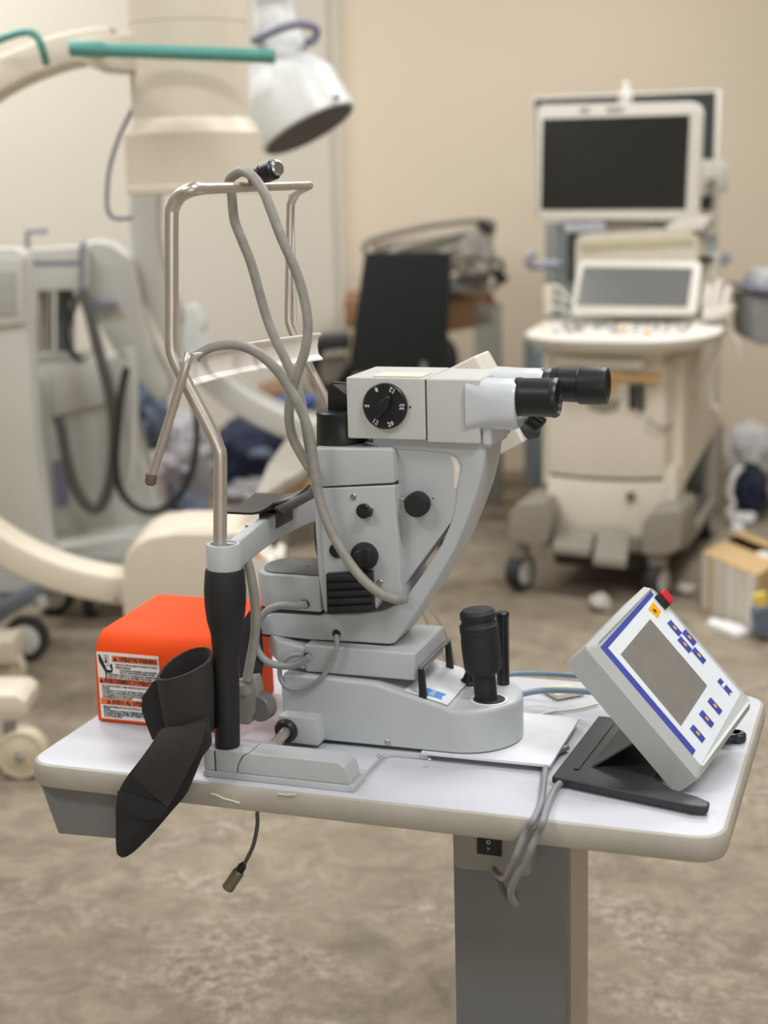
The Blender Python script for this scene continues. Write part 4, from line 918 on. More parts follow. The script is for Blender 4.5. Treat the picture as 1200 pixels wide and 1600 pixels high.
obj('chassis', dpoly([(60, 862), (190, 838), (255, 842), (300, 900), (300, 925), (70, 905)], 5.0, 0.45, 0.02), CAG, cb)
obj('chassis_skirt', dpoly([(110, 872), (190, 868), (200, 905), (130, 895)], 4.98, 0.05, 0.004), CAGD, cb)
for p in (120, 280): castor(cb, onfloor(p, 5.1), 0.06, 0.04, RX)
for p in (120, 280): castor(cb, onfloor(p, 5.6), 0.06, 0.04, RX)
obj('post_clamp', tube([Pd(203, 545, 5.1), Pd(207, 600, 5.1), Pd(206, 700, 5.1), Pd(200, 752, 5.1)], 0.018, 12), CAG, cb)
def bgcable(pts, dep, r, m_, label): return solo('cable', tube([Pd(*p, dep) for p in pts], r, 12), m_, label, 'cable')
bgcable([(126, 452), (140, 490), (152, 540), (168, 600), (178, 660), (176, 730), (166, 775), (152, 795), (134, 788), (116, 758), (104, 715), (96, 670), (90, 650)], 5.08, 0.0185, mat('hose_grey', (88, 88, 84), 0.6), 'thick dark grey hose sagging in front of the grey cabinet')
bgcable([(198, 575), (190, 612), (184, 670), (181, 725), (188, 765), (208, 790), (236, 800), (266, 788), (292, 755), (305, 712), (308, 660), (302, 615)], 5.02, 0.0125, mat('hose_black', (36, 36, 38), 0.5), 'black cable hanging in a round loop beside the grey cabinet')
# cabinet at the left edge
cl_ = thing('equipment_cabinet', 'grey equipment cabinet with a lilac foot at the left edge of the photo', 'cabinet', onfloor(0, 4.8))
obj('cabinet_body', dpoly([(-160, 388), (22, 388), (36, 398), (40, 412), (44, 505), (56, 700), (74, 850), (100, 908), (60, 925), (-160, 940)], 4.7, 0.12, 0.012), CAG, cl_)
obj('recess_frame', dpoly([(-20, 400), (34, 404), (38, 505), (-20, 512)], 4.685, 0.03, 0.006), CAG, cl_)
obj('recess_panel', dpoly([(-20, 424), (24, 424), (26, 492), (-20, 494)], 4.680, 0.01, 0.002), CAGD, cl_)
obj('foot_rail', dpoly([(-160, 985), (-160, 945), (0, 944), (60, 918), (105, 905), (145, 908), (140, 920), (72, 932), (20, 960), (0, 975)], 4.6, 0.3, 0.01), mat('rail_slate', (108, 112, 122), 0.5), cl_)
wp = Pd(38, 962, 4.62)
castor(cl_, wp, 0.072, 0.045, FH)
castor(cl_, onfloor(-140, 4.65), 0.072, 0.045, FH); castor(cl_, onfloor(-140, 5.1), 0.072, 0.045, FH); castor(cl_, onfloor(60, 5.15), 0.072, 0.045, FH)
obj('castor_cover', dpoly([(52, 930), (70, 928), (74, 948), (62, 955)], 4.60, 0.03, 0.003), CAG, cl_)

# ================================================================== CLOTHES, BAGS AND ODDMENTS ON THE FLOOR
def lump(px, py0, py1, dep, w_px, dpt, m_, label, cat, nm, amp=0.25, fz=5.0, seed=0, group=None, base=0.0, box_=0.0):
    """soft heap: px centre, top and bottom rows"""
    top = Pd(px, py0, dep); bot = Pd(px, py1, dep)
    w = (Pd(px+w_px/2, py1, dep)-Pd(px-w_px/2, py1, dep)).length; h = top.z-bot.z
    t = bmesh.new(); bmesh.ops.create_icosphere(t, subdivisions=4, radius=1)
    for v in t.verts:
        c = v.co.copy(); n = noise.noise(c*1.6+Vector((seed*7.3, 0, 0)))*amp + noise.noise(c*fz+Vector((0, seed*3.1, 0)))*amp*0.45
        n2 = abs(noise.noise(c*fz*0.7+Vector((5, seed, 2))))*amp*0.8
        c = c*(1+n-n2)
        if box_: c = Vector([math.copysign(abs(q)**(1-box_), q) for q in c])
        zz = max(c.z, -0.85)
        v.co = bot + RX*c.x*w/2 + FH*c.y*dpt/2 + Vector((0, 0, (zz+0.85)/1.85*h))
    return solo(nm, t, m_, label, cat, group)
lump(232, 595, 700, 5.8, 70, 0.3, CLOTHB, 'slate blue garment on top of the heap behind the black cable loop', 'clothing', 'garment', 0.3, 4, 1)
lump(262, 640, 800, 6.2, 150, 0.4, CLOTHG, 'large light grey garment bundle in the heap under the c-arm', 'clothing', 'garment', 0.35, 5, 2)
lump(226, 748, 812, 5.85, 76, 0.3, CLOTHP, 'dusty rose garment low in the heap beside the c-arm cabinet', 'clothing', 'garment', 0.3, 5, 3)
lump(290, 770, 832, 5.95, 90, 0.35, CLOTHB, 'slate garment at the foot of the heap', 'clothing', 'garment', 0.3, 5, 4)
lump(260, 812, 842, 5.75, 70, 0.3, mat('cloth_dark_red', (150, 52, 50), 0.85), 'dark red cloth on the floor below the clothes heap', 'cloth', 'cloth', 0.3, 5, 5)
nb = lump(392, 655, 762, 6.3, 112, 0.35, NAVY, 'navy blue soft bag on the floor under the grey arc', 'bag', 'soft_bag', 0.22, 5, 6, box_=0.25)
lump(408, 700, 716, 6.05, 40, 0.06, CLOTHB, 'pale crumpled cloth lying on the navy bag under the arc', 'cloth', 'cloth', 0.3, 5, 8)
lump(400, 745, 785, 6.15, 120, 0.3, CLOTHG, 'light crumpled sheet under the navy bag', 'cloth', 'cloth', 0.3, 5, 9)
# low stool carrying a wooden bowl and a blue cloth
stl = thing('low_stool', 'low steel wire stool behind the grey arc', 'stool', onfloor(450, 6.95))
zs_ = Pd(450, 644, 6.8).z
sc0 = Pd(452, 644, 6.95); sc0.z = 0
obj('seat', fb(sc0, 0.36, 0.34, zs_-0.02, zs_, 0.004), GREYJ, stl)
for sx in (-0.16, 0.16):
    for sy in (-0.15, 0.15): obj('leg', cyl(sc0+RX*sx+FH*sy, sc0+RX*sx+FH*sy+Vector((0, 0, zs_-0.02)), 0.011), STEEL, stl)
lump(437, 592, 640, 7.0, 84, 0.2, mat('wood_brown', (138, 108, 80), 0.7), 'brown rounded bundle lying behind the lamp cables', 'bundle', 'brown_bundle', 0.12, 4, 7)
lump(462, 614, 644, 6.86, 66, 0.18, mat('cloth_blue', (70, 105, 170), 0.8), 'bright blue cloth on the stool behind the cables', 'cloth', 'cloth', 0.2, 5, 11)
mt_ = thing('low_trolley', 'low grey trolley top with a tan edge behind the chin rest', 'trolley', onfloor(450, 4.4))
zt2 = Pd(450, 752, 4.3).z
obj('trolley_top', prism([Pz(395, 800, zt2), Pz(488, 742, zt2), Pz(520, 700, zt2), Pz(448, 700, zt2), Pz(420, 740, zt2)], (0, 0, 0.03), 0.004), GREYJ2, mt_)
obj('trolley_shelf', prism([Pz(425, 790, zt2-0.06), Pz(520, 745, zt2-0.06), Pz(520, 720, zt2-0.06), Pz(430, 730, zt2-0.06)], (0, 0, 0.03), 0.004), MATT, mt_)
q = Pz(470, 745, zt2); 
for a in (-0.06, 0.06): obj('leg', cyl(Vector((q.x, q.y, 0))+RX*a, Vector((q.x, q.y, zt2-0.06))+RX*a, 0.014), GREYJ, mt_)

# ================================================================== OFFICE CHAIR
oc_ = thing('office_chair', 'black office chair with a tall square mesh back near the corner', 'chair', onfloor(625, 6.1))
o_, x_, y_ = 5.95, 0, 0
obj('backrest', dpoly([(569, 400), (574, 395), (700, 394), (706, 400), (698, 572), (690, 582), (552, 584), (545, 574)], 5.95, 0.05, 0.012, 3), CHAIRB, oc_)
chc = onfloor(622, 6.2); zsx = 0.47
obj('seat', fb(chc+FH*0.02, 0.5, 0.46, zsx-0.07, zsx, 0.03), CHAIRB, oc_)
obj('back_support', dpoly([(600, 570), (645, 570), (640, 650), (606, 650)], 5.99, 0.04, 0.006), BLACKM, oc_)
obj('gas_column', cyl(chc+Vector((0, 0, 0.08)), chc+Vector((0, 0, zsx-0.07)), 0.028), BLACK, oc_)
for k in range(5):
    a = 2*pi*k/5+0.3; e = chc+RX*0.28*cos(a)+FH*0.28*sin(a)
    obj('base_arm', prism([chc+Vector((0, 0, 0.075)), chc+Vector((0, 0, 0.115)), e+Vector((0, 0, 0.085)), e+Vector((0, 0, 0.065))], Vector((0, 0, 1)).cross((e-chc).normalized())*0.035, 0.004), BLACK, oc_)
    castor(oc_, e+Vector((0, 0, 0)), 0.032, 0.03, Vector((cos(a+1), sin(a+1), 0)), BLACK, BLACKM)
for s, pts in ((-1, [(552, 575), (530, 600), (502, 604), (492, 580), (498, 548), (520, 535), (545, 540)]), (1, [(690, 590), (704, 580), (708, 556), (698, 536), (676, 530), (660, 545), (657, 575)])):
    obj('armrest', tube([Pd(*p, 6.0 + (0.0 if i in (0,) else 0.06)) for i, p in enumerate(pts)], 0.021, 10), BLACKM, oc_)
obj('arm_pad', dpoly([(488, 538), (500, 530), (540, 528), (548, 538), (540, 545), (496, 550)], 5.98, 0.24, 0.006), BLACKM, oc_)
obj('arm_panel', dpoly([(492, 562), (540, 556), (546, 580), (530, 598), (500, 600)], 6.05, 0.05, 0.006), GREYJ, oc_, label='grey plastic arm panel')
obj('arm_pad', dpoly([(655, 536), (662, 528), (692, 526), (706, 540), (708, 575), (680, 580), (660, 560)], 5.97, 0.24, 0.012), BLACKM, oc_)
obj('chrome_pin', cyl(Pd(662, 565, 5.94), Pd(662, 590, 5.94), 0.012), STEEL, oc_)

# ================================================================== DESK WITH FOLDED FRAMES
dk = thing('wooden_desk', 'brown wooden desk with grey legs standing at the corner', 'desk', onfloor(655, 6.85))
obj('desk_panel', dpoly([(538, 470), (770, 458), (772, 506), (700, 520), (540, 512)], 6.75, 0.03, 0.004), BROWN, dk)
zd = Pd(655, 466, 6.75).z
d0 = Pd(655, 466, 6.75); d0.z = 0
obj('desktop', fb(d0+FH*0.28, 0.66, 0.52, zd-0.03, zd, 0.004), BROWN, dk)
for a in (-0.28, 0.24, 0.30):
    obj('leg', prism([d0+RX*a, d0+RX*(a+0.06), d0+RX*(a+0.06)+Vector((0, 0, zd-0.03)), d0+RX*a+Vector((0, 0, zd-0.03))], FH*0.04, 0.003), mat('leg_grey', (150, 146, 134), 0.6), dk)
rnd = random.Random(5)
def fold_frame(i, px0, px1, py0, py1, dep, m_, lab):
    f = thing('folded_frame', lab, 'folded frame', Pd((px0+px1)/2, py1, dep), group='folded grey frames heaped on the desk')
    for k in range(2):
        o = dep+0.02+0.05*k; j = rnd.uniform(-6, 6)
        pts = [Pd(px0+j, py1-2, o), Pd(px0+10, py0+30+j, o), Pd((px0+px1)/2, py0+8+j*0.5, o), Pd(px1-12, py0, o), Pd(px1, py0+14, o), Pd(px1-14, py1-8, o)]
        obj('tube_frame', tube(pts, 0.013, 10), m_, f)
    obj('cross_tube', tube([Pd(px0+20, py1-10, dep), Pd(px1-20, py0+12, dep)], 0.012, 10, sm=False), m_, f)
    g = []
    for a in range(7):
        u = a/6; row = []
        for c in range(5):
            v = c/4; x = px0+14+(px1-px0-34)*u; y = (py1-6)*(1-v)+(py0+28*(1-u)+10)*v
            row.append(Pd(x, y, dep+0.05+0.02*noise.noise((a*0.9+i, c*1.1, 0))))
        g.append(row)
    obj('slung_fabric', sheet(g, 0.006), mat('sling_grey', (150, 144, 132), 0.85, var=0.2, scale=8), f)
fold_frame(0, 568, 770, 345, 400, 7.02, GREYJ, 'grey folded tubular frame uppermost at the back of the heap')
fold_frame(1, 600, 765, 362, 430, 6.92, GREYJ2, 'lighter grey folded frame in the middle of the heap')
fold_frame(2, 655, 785, 405, 462, 6.80, GREYJ, 'grey folded frame leaning at the right end of the heap')
lump(745, 360, 440, 6.75, 62, 0.2, mat('cover_grey', (138, 132, 124), 0.8, var=0.2), 'crumpled grey cover over the right end of the folded frames', 'cover', 'crumpled_cover', 0.3, 4, 12)
for k, (a, b2, lab) in enumerate([((748, 348), (768, 362), 'black rubber end cap high on the folded frames'), ((772, 424), (790, 440), 'black rubber end cap low at the right of the folded frames')]):
    solo('end_cap', cyl(Pd(*a, 6.72), Pd(*b2, 6.72), 0.022, 0.005), BLACKM, lab, 'end cap')
lump(690, 440, 462, 6.72, 90, 0.12, mat('cable_heap', (92, 90, 86), 0.7), 'dark grey cable bundle on the desk edge beside the chair', 'cable bundle', 'cable_bundle', 0.3, 6, 13)

# ================================================================== ULTRASOUND CART
URZ = YAW-radians(21)
uo = C(0.715, 5.24)
us = thing('ultrasound_cart', 'large cream ultrasound cart with keyboard console and monitor on top', 'medical equipment', uo, URZ)
ux = Vector((cos(URZ), sin(URZ), 0)); uy = Vector((-sin(URZ), cos(URZ), 0))
def U(x, y, z): return uo+ux*x+uy*y+Vector((0, 0, z))
def Pu(px, py, yl): return Pn(px, py, uo+uy*yl, uy)
def ub(x0, x1, y0, y1, z0, z1, b=0.01, seg=2): return prism([U(x0, y0, z0), U(x1, y0, z0), U(x1, y0, z1), U(x0, y0, z1)], uy*(y1-y0), b, seg)
def up(px, yl, d, b=0.0, seg=2): return prism([Pu(*p, yl) for p in px], uy*d, b, seg)
def lx(px, py, yl): return (Pu(px, py, yl)-uo).dot(ux)
xL, xR = lx(852, 700, 0.06), lx(1044, 700, 0.06)
zseam = Pu(950, 748, 0.02).z
def plan(z, x0, x1, yf, bul, yb, n=10, rc=0.04):
    pts = [U(x0, yb, z), U(x0, yf+rc, z)]
    for k in range(n+1):
        s = k/n; x = x0+0.012+(x1-x0-0.024)*s; pts.append(U(x, yf-bul*(1-(2*s-1)**2), z))
    pts += [U(x1, yf+rc, z), U(x1, yb, z)]
    return pts
zb_ = Pu(950, 835, 0.03).z
obj('lower_body', prism(plan(zb_, xL, xR, 0.05, 0.05, 0.42), (0, 0, zseam-0.006-zb_), 0.006), USCREAM, us)
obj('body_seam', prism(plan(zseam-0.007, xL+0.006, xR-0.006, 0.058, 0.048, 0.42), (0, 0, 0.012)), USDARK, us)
zup = Pu(950, 548, 0.0).z
obj('upper_body', prism(plan(zseam+0.005, xL, xR, 0.05, 0.05, 0.98), (0, 0, zup-zseam-0.05), 0.008), USCREAM, us)
# side of the cart: rear body with rising underside
xo = xR+0.055
obj('side_panel', prism([U(xR-0.04, 0.14, zseam-0.06), U(xR-0.04, 0.98, zseam+0.04), U(xR-0.04, 1.0, zup-0.03), U(xR-0.04, 0.16, zup-0.03)], ux*0.075, 0.015, 3), USCREAM, us)
obj('side_panel', prism([U(xL-0.035, 0.14, zseam-0.06), U(xL-0.035, 0.84, zseam+0.02), U(xL-0.035, 0.86, zup-0.03), U(xL-0.035, 0.16, zup-0.03)], ux*0.075, 0.015, 3), USCREAM, us)
obj('front_pillar', prism([U(xR-0.02, 0.06, zb_+0.03), U(xR-0.02, 0.20, zb_+0.12), U(xR-0.02, 0.20, zseam+0.04), U(xR-0.02, 0.06, zseam+0.04)], ux*0.05, 0.008), USCREAM, us)
obj('chassis', ub(xL-0.03, xR+0.02, 0.16, 1.02, 0.12, 0.20, 0.01), mat('chassis_grey', (96, 92, 88), 0.7), us)
obj('rear_guard', prism([U(xR-0.01, 0.20, 0.12), U(xR-0.01, 1.08, 0.12), U(xR-0.01, 1.08, 0.46), U(xR-0.01, 0.90, 0.46), U(xR-0.01, 0.86, 0.18), U(xR-0.01, 0.20, 0.15)], ux*0.05, 0.01), USTAUPE, us)
obj('open_side_shade', ub(xL+0.05, xR-0.03, 0.30, 0.80, 0.20, zseam, 0.01), USDARK, us)  # dark box added to paint the shade of the open lower side
obj('neck_body', ub(xL+0.02, xR-0.02, 0.02, 0.5, zup-0.08, Pu(950, 548, 0.0).z+0.02, 0.01), USCREAM, us)
dr = obj('drawer_front', up([(866, 556), (1004, 562), (1004, 578), (866, 572)], -0.03, 0.03, 0.006), BEZEL, us)
obj('pull_tray', up([(846, 580), (1030, 588), (1028, 598), (846, 591)], -0.015, 0.03, 0.003), WOODT, us, label='tan pull-out tray edge')
obj('tray_bracket', up([(946, 596), (962, 597), (958, 618), (948, 618)], -0.012, 0.02, 0.003), WOODT, us)
obj('slot', up([(983, 602), (994, 602), (994, 640), (983, 638)], -0.002, 0.02), USDARK, us)
obj('slot', up([(998, 602), (1005, 602), (1006, 642), (999, 642)], -0.002, 0.02), USDARK, us)
obj('cup_recess', up([(915, 625), (968, 625), (965, 640), (945, 646), (922, 640)], -0.003, 0.01), mat('recess_grey', (150, 142, 128), 0.6), us)
obj('oval_latch', lathe([(0.017, 0), (0.017, 0.004), (0.012, 0.006)], Pu(986, 776, -0.001), -uy, 20), mat('latch_grey', (98, 90, 82), 0.5), us)
obj('hip_line', tube([Pu(1010, 655, 0.0), Pu(1035, 670, 0.03), Pu(1050, 664, 0.10)], 0.004, 8), USTAUPE, us)
# console
_a, _b = lx(824, 508, 0.14), lx(1124, 514, 0.14); ccx_ = (_a+_b)/2; chw = (_b-_a)/2
def cplan(z, f=1.0, y0=0.0):
    pts = []
    for k in range(25):
        a = pi+pi*k/24; pts.append(U(ccx_+chw*f*(abs(cos(a))**0.75)*math.copysign(1, cos(a)), 0.16+0.31*f*sin(a), z))
    pts += [U(ccx_+chw*f, 0.36, z+0.012), U(ccx_+chw*.82*f, 0.50, z+0.02), U(ccx_-chw*.82*f, 0.50, z+0.02), U(ccx_-chw*f, 0.36, z+0.012)]
    return pts
zc_ = Pu(950, 535, -0.13).z+0.010
rings = [cplan(zc_-0.055, 0.80), cplan(zc_-0.035, 0.95), cplan(zc_-0.018, 0.99), cplan(zc_-0.006, 1.0), cplan(zc_, 0.985), cplan(zc_+0.003, 0.96)]
obj('console', loft(rings), BEZEL, us)
zk = zc_+0.0036
def ck(x, y, w, d, h, m_, nm='key', parent=None):
    return obj(nm, prism([U(ccx_+x-w/2, y-d/2, zk), U(ccx_+x+w/2, y-d/2, zk), U(ccx_+x+w/2, y-d/2, zk+h), U(ccx_+x-w/2, y-d/2, zk+h)], uy*d, 0.0), m_, us)
KEYD = mat('key_grey', (140, 138, 134), 0.5)
zk0 = zk
for i in range(12):
    zk = zk0+0.008; ck(-0.20+0.036*i+(0.02 if i > 5 else -0.02), 0.235, 0.016, 0.03, 0.008, KEYD)
for r_ in range(3):
    for i in range(9):
        if (i+r_) % 4 == 3: continue
        zk = zk0+0.0005; ck(-0.21+0.052*i+0.008*r_, 0.06+0.055*r_-0.02, 0.022, 0.018, 0.006, (KEYD, BEZEL, LILAC)[(i*2+r_) % 3])
zk = zk0
def kn(px, py, r, m_, h=0.012): 
    p = Pz(px, py, zk0); obj('control_knob', lathe([(r, -0.002), (r, h), (r*0.8, h+0.003)], p, (0, 0, 1), 18), m_, us)
kn(973, 520, 0.016, WOODT); kn(1012, 524, 0.012, WOODT); kn(905, 517, 0.014, GREYJ); kn(1043, 507, 0.012, mat('knob_dark', (80, 80, 84), 0.5)); kn(940, 512, 0.01, GREYJ2)
obj('yellow_label', prism([Pz(842, 513, zk0+0.001), Pz(853, 500, zk0+0.001), Pz(862, 500, zk0+0.001), Pz(850, 515, zk0+0.001)], (0, 0, 0.002)), mat('label_yellow', (236, 214, 110), 0.6), us)
# touch screen
def tq(px): return [Pn(px[0], px[1], U(0, 0.27, zk0), (uy*0.93-Vector((0, 0, 0.36))).normalized())][0]
tn = (uy*0.93-Vector((0, 0, 0.36))).normalized()
ts = obj('touch_panel', prism([tq(p) for p in [(891, 488), (903, 412), (909, 406), (1089, 408), (1096, 414), (1088, 486), (1082, 491), (895, 492)]], tn*0.03, 0.005), BEZEL, us)
obj('touch_glass', prism([tq(p)-tn*0.001 for p in [(901, 477), (912, 417), (1083, 419), (1074, 480)]], -tn*0.002), TSCR, ts)
# hump behind the touch screen
hump = up([(898, 480), (898, 378), (908, 366), (1000, 360), (1078, 360), (1092, 372), (1100, 480)], 0.40, 0.16, 0.012)
obj('rear_hump', hump, mat('hump_cream', (206, 199, 180), 0.5), us)
obj('hump_band', up([(905, 378), (1080, 370), (1084, 382), (905, 390)], 0.392, 0.02, 0.003), mat('hump_tan', (190, 180, 150), 0.5), us)
# monitor
ym_ = 0.40
mo = obj('monitor', up([(838, 170), (846, 164), (1078, 159), (1092, 164), (1097, 176), (1090, 338), (1084, 344), (848, 342), (841, 336)], ym_, 0.055, 0.006), BEZEL, us)
obj('monitor_screen', up([(848, 186), (1078, 179), (1071, 327), (845, 328)], ym_-0.003, 0.006), DARKSCR, mo)
obj('bezel_mark', up([(906, 170), (920, 169), (920, 175), (906, 176)], ym_-0.003, 0.006), KEYD, mo)
obj('bezel_mark', up([(947, 169), (973, 168), (973, 174), (947, 175)], ym_-0.003, 0.006), KEYD, mo)
obj('monitor_neck', up([(940, 340), (1010, 340), (1000, 372), (950, 372)], ym_+0.03, 0.06, 0.006), USTAUPE, us)
obj('monitor_mount', up([(880, 348), (945, 346), (946, 360), (882, 364)], ym_+0.02, 0.05, 0.006), mat('mount_lilac', (196, 196, 208), 0.4), us)
obj('top_tray', up([(1040, 352), (1058, 344), (1108, 338), (1106, 350), (1096, 360), (1044, 362)], ym_+0.0, 0.16, 0.006), BEZEL, us)
# bumpers, pedals and castors
def bump(px, yl, d): obj('castor_cover', up(px, yl, d, 0.012, 3), USTAUPE, us)
bump([(794, 845), (794, 806), (808, 786), (852, 784), (862, 806), (856, 848), (835, 856)], -0.10, 0.30)
bump([(1003, 868), (1003, 818), (1016, 800), (1058, 796), (1066, 806), (1064, 858), (1045, 868)], -0.10, 0.30)
obj('bumper', ub(xL+0.02, xR-0.02, -0.02, 0.16, 0.16, zb_+0.01, 0.012), USTAUPE, us)
for a, b2, c, d, e in ((870, 930, 864, 922, 860), (936, 986, 926, 978, 878)):
    obj('pedal', prism([Pu(a, 824, -0.02), Pu(b2, 826, -0.02), Pu(d, e, -0.14), Pu(c, e-6, -0.14)], (0, 0, -0.025), 0.005), USTAUPE, us)
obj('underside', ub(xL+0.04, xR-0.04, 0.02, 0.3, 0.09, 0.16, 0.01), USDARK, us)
for (px, py, yl) in ((813, 890, -0.02), (1028, 900, -0.02)):
    p = Pu(px, py, yl); castor(us, p, 0.067, 0.05, ux*0.95-uy*0.3, RUBBER, CASTW)
    obj('castor_hood', lathe([(0.03, 0.11), (0.035, 0.13), (0.035, 0.17)], (p.x, p.y, 0), (0, 0, 1), 16), USTAUPE, us)
castor(us, U(xR+0.0, 0.94, 0), 0.065, 0.045, ux); castor(us, U(xL-0.0, 0.94, 0), 0.065, 0.045, ux)
# probes and leads at the right of the console
for k, (px, py) in enumerate(((1106, 470), (1118, 462), (1130, 472))):
    obj('probe', lathe([(0.010, 0), (0.016, 0.01), (0.018, 0.05), (0.013, 0.09), (0.006, 0.11)], Pu(px, py+22, 0.30), (0.1*k, 0, 1), 16), BEZEL, us)
obj('probe_rack', up([(1096, 486), (1142, 480), (1142, 492), (1100, 500)], 0.26, 0.12, 0.005), BEZEL, us)
for pts in ([(1118, 500), (1138, 515), (1152, 540), (1152, 562)], [(1110, 500), (1122, 530), (1112, 560), (1098, 590), (1096, 620)], [(1092, 500), (1098, 540), (1088, 580), (1082, 610)], [(1130, 500), (1128, 540), (1110, 580), (1112, 630), (1122, 640)]):
    obj('probe_lead', tube([Pu(*p, 0.34) for p in pts], 0.008, 10), BEZEL, us)
obj('probe_dark', lathe([(0.02, 0), (0.03, 0.006), (0.03, 0.014), (0.02, 0.02)], Pu(1102, 408, 0.42), (0, 0, 1), 18), BLACK, us)
obj('probe_holder', up([(1082, 400), (1122, 396), (1120, 470), (1086, 472)], 0.44, 0.06, 0.006), mat('holder_cream', (205, 198, 182), 0.5), us)
for pts in ([(850, 450), (865, 446), (880, 455), (890, 470)], [(850, 462), (868, 462), (885, 476)], [(852, 474), (870, 480), (888, 488)]):
    obj('probe_lead', tube([Pu(*p, 0.34) for p in pts], 0.006, 10), BEZEL, us)
obj('probe_rack', up([(850, 450), (862, 448), (862, 492), (850, 492)], 0.33, 0.06, 0.004), USCREAM, us)

# ================================================================== IMAGING CART BEHIND
ic2 = thing('imaging_cart', 'blue-grey cart with lilac push handles and a flat monitor behind the ultrasound cart', 'cart', onfloor(980, 6.6), YAW)
obj('cart_column', dpoly([(868, 350), (900, 345), (1100, 345), (1122, 360), (1122, 560), (868, 560)], 6.35, 0.4, 0.01), BLUEG, ic2)
obj('column_slot', dpoly([(888, 362), (900, 362), (898, 440), (888, 440)], 6.34, 0.02), mat('slot_dark', (78, 82, 82), 0.7), ic2)
zbb = Pd(900, 545, 6.3).z
obj('cart_body', prism([onfloor(836, 6.32)+Vector((0, 0, 0.12)), onfloor(1120, 6.32)+Vector((0, 0, 0.12)), onfloor(1120, 6.32)+Vector((0, 0, zbb)), onfloor(836, 6.32)+Vector((0, 0, zbb))], FH*0.5, 0.015), mat('cart_slate', (112, 124, 130), 0.6), ic2)
for px in (850, 1100):
    for d in (6.4, 6.75): castor(ic2, onfloor(px, d), 0.058, 0.04, RX)
obj('push_handle', tube([Pd(872, 412, 6.3), Pd(850, 414, 6.28), Pd(834, 416, 6.26), Pd(826, 410, 6.25), Pd(827, 400, 6.25), Pd(836, 396, 6.25)], 0.018, 12), mat('handle_lilac', (165, 166, 182), 0.4), ic2)
obj('push_handle', tube([Pd(1110, 402, 6.3), Pd(1122, 404, 6.28), Pd(1132, 410, 6.26), Pd(1137, 402, 6.25), Pd(1132, 394, 6.25)], 0.016, 12), mat('handle_lilac', (165, 166, 182), 0.4), ic2)
m2 = obj('flat_monitor', dpoly([(834, 152), (1127, 140), (1120, 335), (838, 340)], 6.25, 0.05, 0.004), BEZEL, ic2)
obj('monitor_screen', dpoly([(836, 155), (1119, 143), (1113, 328), (842, 332)], 6.243, 0.01), mat('screen_charcoal', (52, 55, 54), 0.35), m2)
obj('monitor_arm', dpoly([(1088, 248), (1132, 252), (1140, 262), (1138, 300), (1092, 308)], 6.15, 0.06, 0.008), mat('arm_grey', (186, 184, 172), 0.5), ic2)
obj('arm_knob', cyl(Pd(1112, 284, 6.15), Pd(1112, 284, 6.10), 0.018, 0.003), GREYJ, ic2)
obj('arm_post', dpoly([(1100, 300), (1125, 300), (1122, 370), (1104, 370)], 6.34, 0.06, 0.006), mat('arm_grey', (186, 184, 172), 0.5), ic2)
obj('top_knob', merge(cyl(Pd(976, 166, 6.2), Pd(978, 140, 6.2), 0.027, 0.006), lathe([(0.012, 0), (0.014, 0.02), (0.008, 0.03)], Pd(978, 140, 6.2), (0, 0, 1), 14)), BEZEL, ic2, label='white knob on top of the monitor')

# cart at the right edge
rc_ = thing('side_cart', 'grey cart with a lilac ledge cut by the right edge of the photo', 'cart', onfloor(1240, 6.2), YAW)
obj('cart_box', dpoly([(1174, 462), (1290, 462), (1290, 540), (1190, 540), (1176, 530)], 6.2, 0.35, 0.01), mat('side_grey', (160, 160, 158), 0.5), rc_)
obj('cart_top', dpoly([(1184, 446), (1195, 425), (1290, 420), (1290, 452), (1190, 452)], 6.2, 0.3, 0.01), mat('side_light', (190, 190, 192), 0.5), rc_)
obj('ledge', dpoly([(1168, 448), (1290, 456), (1290, 466), (1172, 456)], 6.15, 0.36, 0.004), LILAC, rc_)
obj('cart_stem', prism([onfloor(1255, 6.3), onfloor(1280, 6.3), onfloor(1280, 6.3)+Vector((0, 0, 0.8)), onfloor(1255, 6.3)+Vector((0, 0, 0.8))], FH*0.06, 0.005), mat('side_grey', (160, 160, 158), 0.5), rc_)
obj('cart_foot', prism([onfloor(1245, 6.1), onfloor(1300, 6.1), onfloor(1300, 6.1)+Vector((0, 0, 0.06)), onfloor(1245, 6.1)+Vector((0, 0, 0.06))], FH*0.45, 0.01), mat('side_grey', (160, 160, 158), 0.5), rc_)

# ================================================================== RIGHT FLOOR CLUTTER
def fz_(px, py): return Pz(px, py, 0)
def dpt(px, py): return (fz_(px, py)-CAM).dot(FH)
lump(1172, 655, 740, dpt(1170, 752), 80, 0.35, PLAST, 'clear plastic bag puffed up behind the navy bag', 'plastic bag', 'plastic_bag', 0.22, 2.5, 21)
lump(1172, 722, 802, dpt(1172, 806), 54, 0.28, NAVY, 'navy bag with a white strap on the floor right of the ultrasound cart', 'bag', 'soft_bag', 0.2, 4, 22)
dd = dpt(1172, 806)-0.2
solo('white_strap', tube([Pd(*p, dd) for p in [(1160, 728), (1146, 745), (1140, 770), (1145, 790), (1138, 800), (1146, 815), (1150, 826)]], 0.013, 10), PAPER, 'white twisted strap lying against the navy bag', 'strap')
lump(1160, 800, 816, dpt(1160, 817), 40, 0.1, PAPER, 'white crumpled paper just in front of the navy bag', 'paper', 'crumpled_paper', 0.3, 5, 23)
lump(1152, 818, 832, dpt(1152, 833), 22, 0.08, PAPER, 'small white paper scrap nearest to the navy bag strap', 'paper', 'crumpled_paper', 0.3, 5, 24)
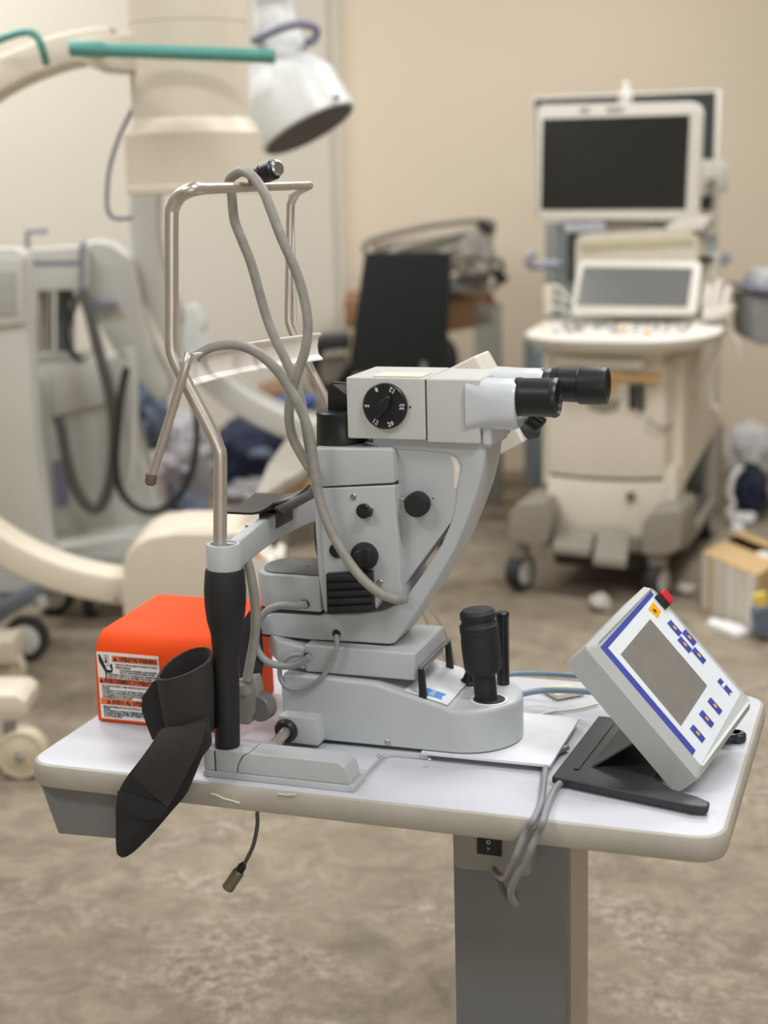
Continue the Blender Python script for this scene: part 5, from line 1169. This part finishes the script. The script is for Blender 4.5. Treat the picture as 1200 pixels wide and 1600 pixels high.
# carton
da = dpt(1160, 990)
ct = thing('carton', 'open tan cardboard carton with white sides lying at the right edge', 'carton', fz_(1160, 985))
cz_ = Pd(1150, 915, da).z
k1, k2, k3 = fz_(1096, 950), fz_(1180, 992), fz_(1240, 950)
k4 = k1+(k3-k2)
def wallp(a, b_, z1, m_, nm, lab=None):
    n = (b_-a).cross(Vector((0, 0, 1))).normalized()
    obj(nm, prism([a, b_, b_+Vector((0, 0, z1)), a+Vector((0, 0, z1))], -n*0.006), m_, ct, lab)
czz = 0.19
wallp(k1, k2, czz, mat('carton_white', (214, 206, 192), 0.7), 'side_panel', 'white printed side'); wallp(k2, k3, czz, CARD, 'side_panel'); wallp(k3, k4, czz, CARD, 'side_panel'); wallp(k4, k1, czz, CARD, 'side_panel')
obj('carton_floor', prism([k1, k2, k3, k4], (0, 0, 0.004)), CARD, ct)
tp_ = [k+Vector((0, 0, czz)) for k in (k1, k2, k3, k4)]
obj('top_flap', prism([tp_[0], tp_[1], lerp(tp_[1], tp_[2], 0.55), lerp(tp_[0], tp_[3], 0.55)], (0, 0, 0.005)), CARD, ct)
obj('top_flap', prism([tp_[3], tp_[2], lerp(tp_[2], tp_[1], 0.4)+Vector((0, 0, 0.03)), lerp(tp_[3], tp_[0], 0.4)+Vector((0, 0, 0.03))], (0, 0, 0.005)), CARD, ct)
for u in (0.12, 0.5, 0.86):
    a = lerp(k1, k2, u)
    obj('tape_strip', prism([a-FH*0.001, lerp(k1, k2, u+0.07)-FH*0.001, lerp(k1, k2, u+0.07)-FH*0.001+Vector((0, 0, czz)), a-FH*0.001+Vector((0, 0, czz))], -FH*0.002), (CARD, PAPER, CARD)[int(u*2.2)], ct)
solo('red_sheet', sheet([[Pd(1160+12*i, 884+5*j+3*noise.noise((i, j, 1.0)), da+0.28-0.05*j) for i in range(6)] for j in range(4)], 0.003), mat('sheet_rose', (206, 140, 130), 0.7), 'rose coloured sheet lying over the carton back', 'sheet')
lump(1196, 862, 884, da+0.25, 36, 0.12, PAPER, 'white crumpled paper on top of the carton heap', 'paper', 'crumpled_paper', 0.3, 5, 25)
solo('white_tray', prism([fz_(1104, 982), fz_(1112, 974), fz_(1160, 986), fz_(1170, 996), fz_(1150, 1000)], (0, 0, 0.022), 0.004), PAPER, 'flat white packet on the floor in front of the carton', 'packet')
solo('blue_box', prism([Pd(1180, 958, da-0.1), Pd(1225, 945, da-0.1), Pd(1225, 985, da-0.1), Pd(1182, 996, da-0.1)], FH*0.07, 0.003), mat('box_slate', (92, 104, 122), 0.5), 'slate blue box leaning on the carton front at the right edge', 'box')
solo('yellow_packet', prism([Pd(1178, 932, da-0.12), Pd(1198, 926, da-0.12), Pd(1200, 946, da-0.12), Pd(1182, 950, da-0.12)], FH*0.03, 0.003), mat('packet_yellow', (222, 196, 90), 0.6), 'pale yellow packet tucked beside the slate box', 'packet')
lump(938, 930, 952, dpt(938, 953), 34, 0.12, mat('paper_grey', (196, 190, 180), 0.8), 'crumpled grey-white paper on the floor below the ultrasound cart', 'paper', 'crumpled_paper', 0.35, 5, 26)
lump(1072, 912, 926, dpt(1072, 927), 30, 0.1, mat('paper_grey', (196, 190, 180), 0.8), 'small pale paper scrap beside the right front castor of the ultrasound cart', 'paper', 'crumpled_paper', 0.35, 5, 27)
lump(1066, 838, 852, dpt(1066, 880)+0.3, 16, 0.05, mat('cloth_red', (170, 70, 55), 0.8), 'small red piece lying under the side of the ultrasound cart', 'scrap', 'red_scrap', 0.3, 5, 28)
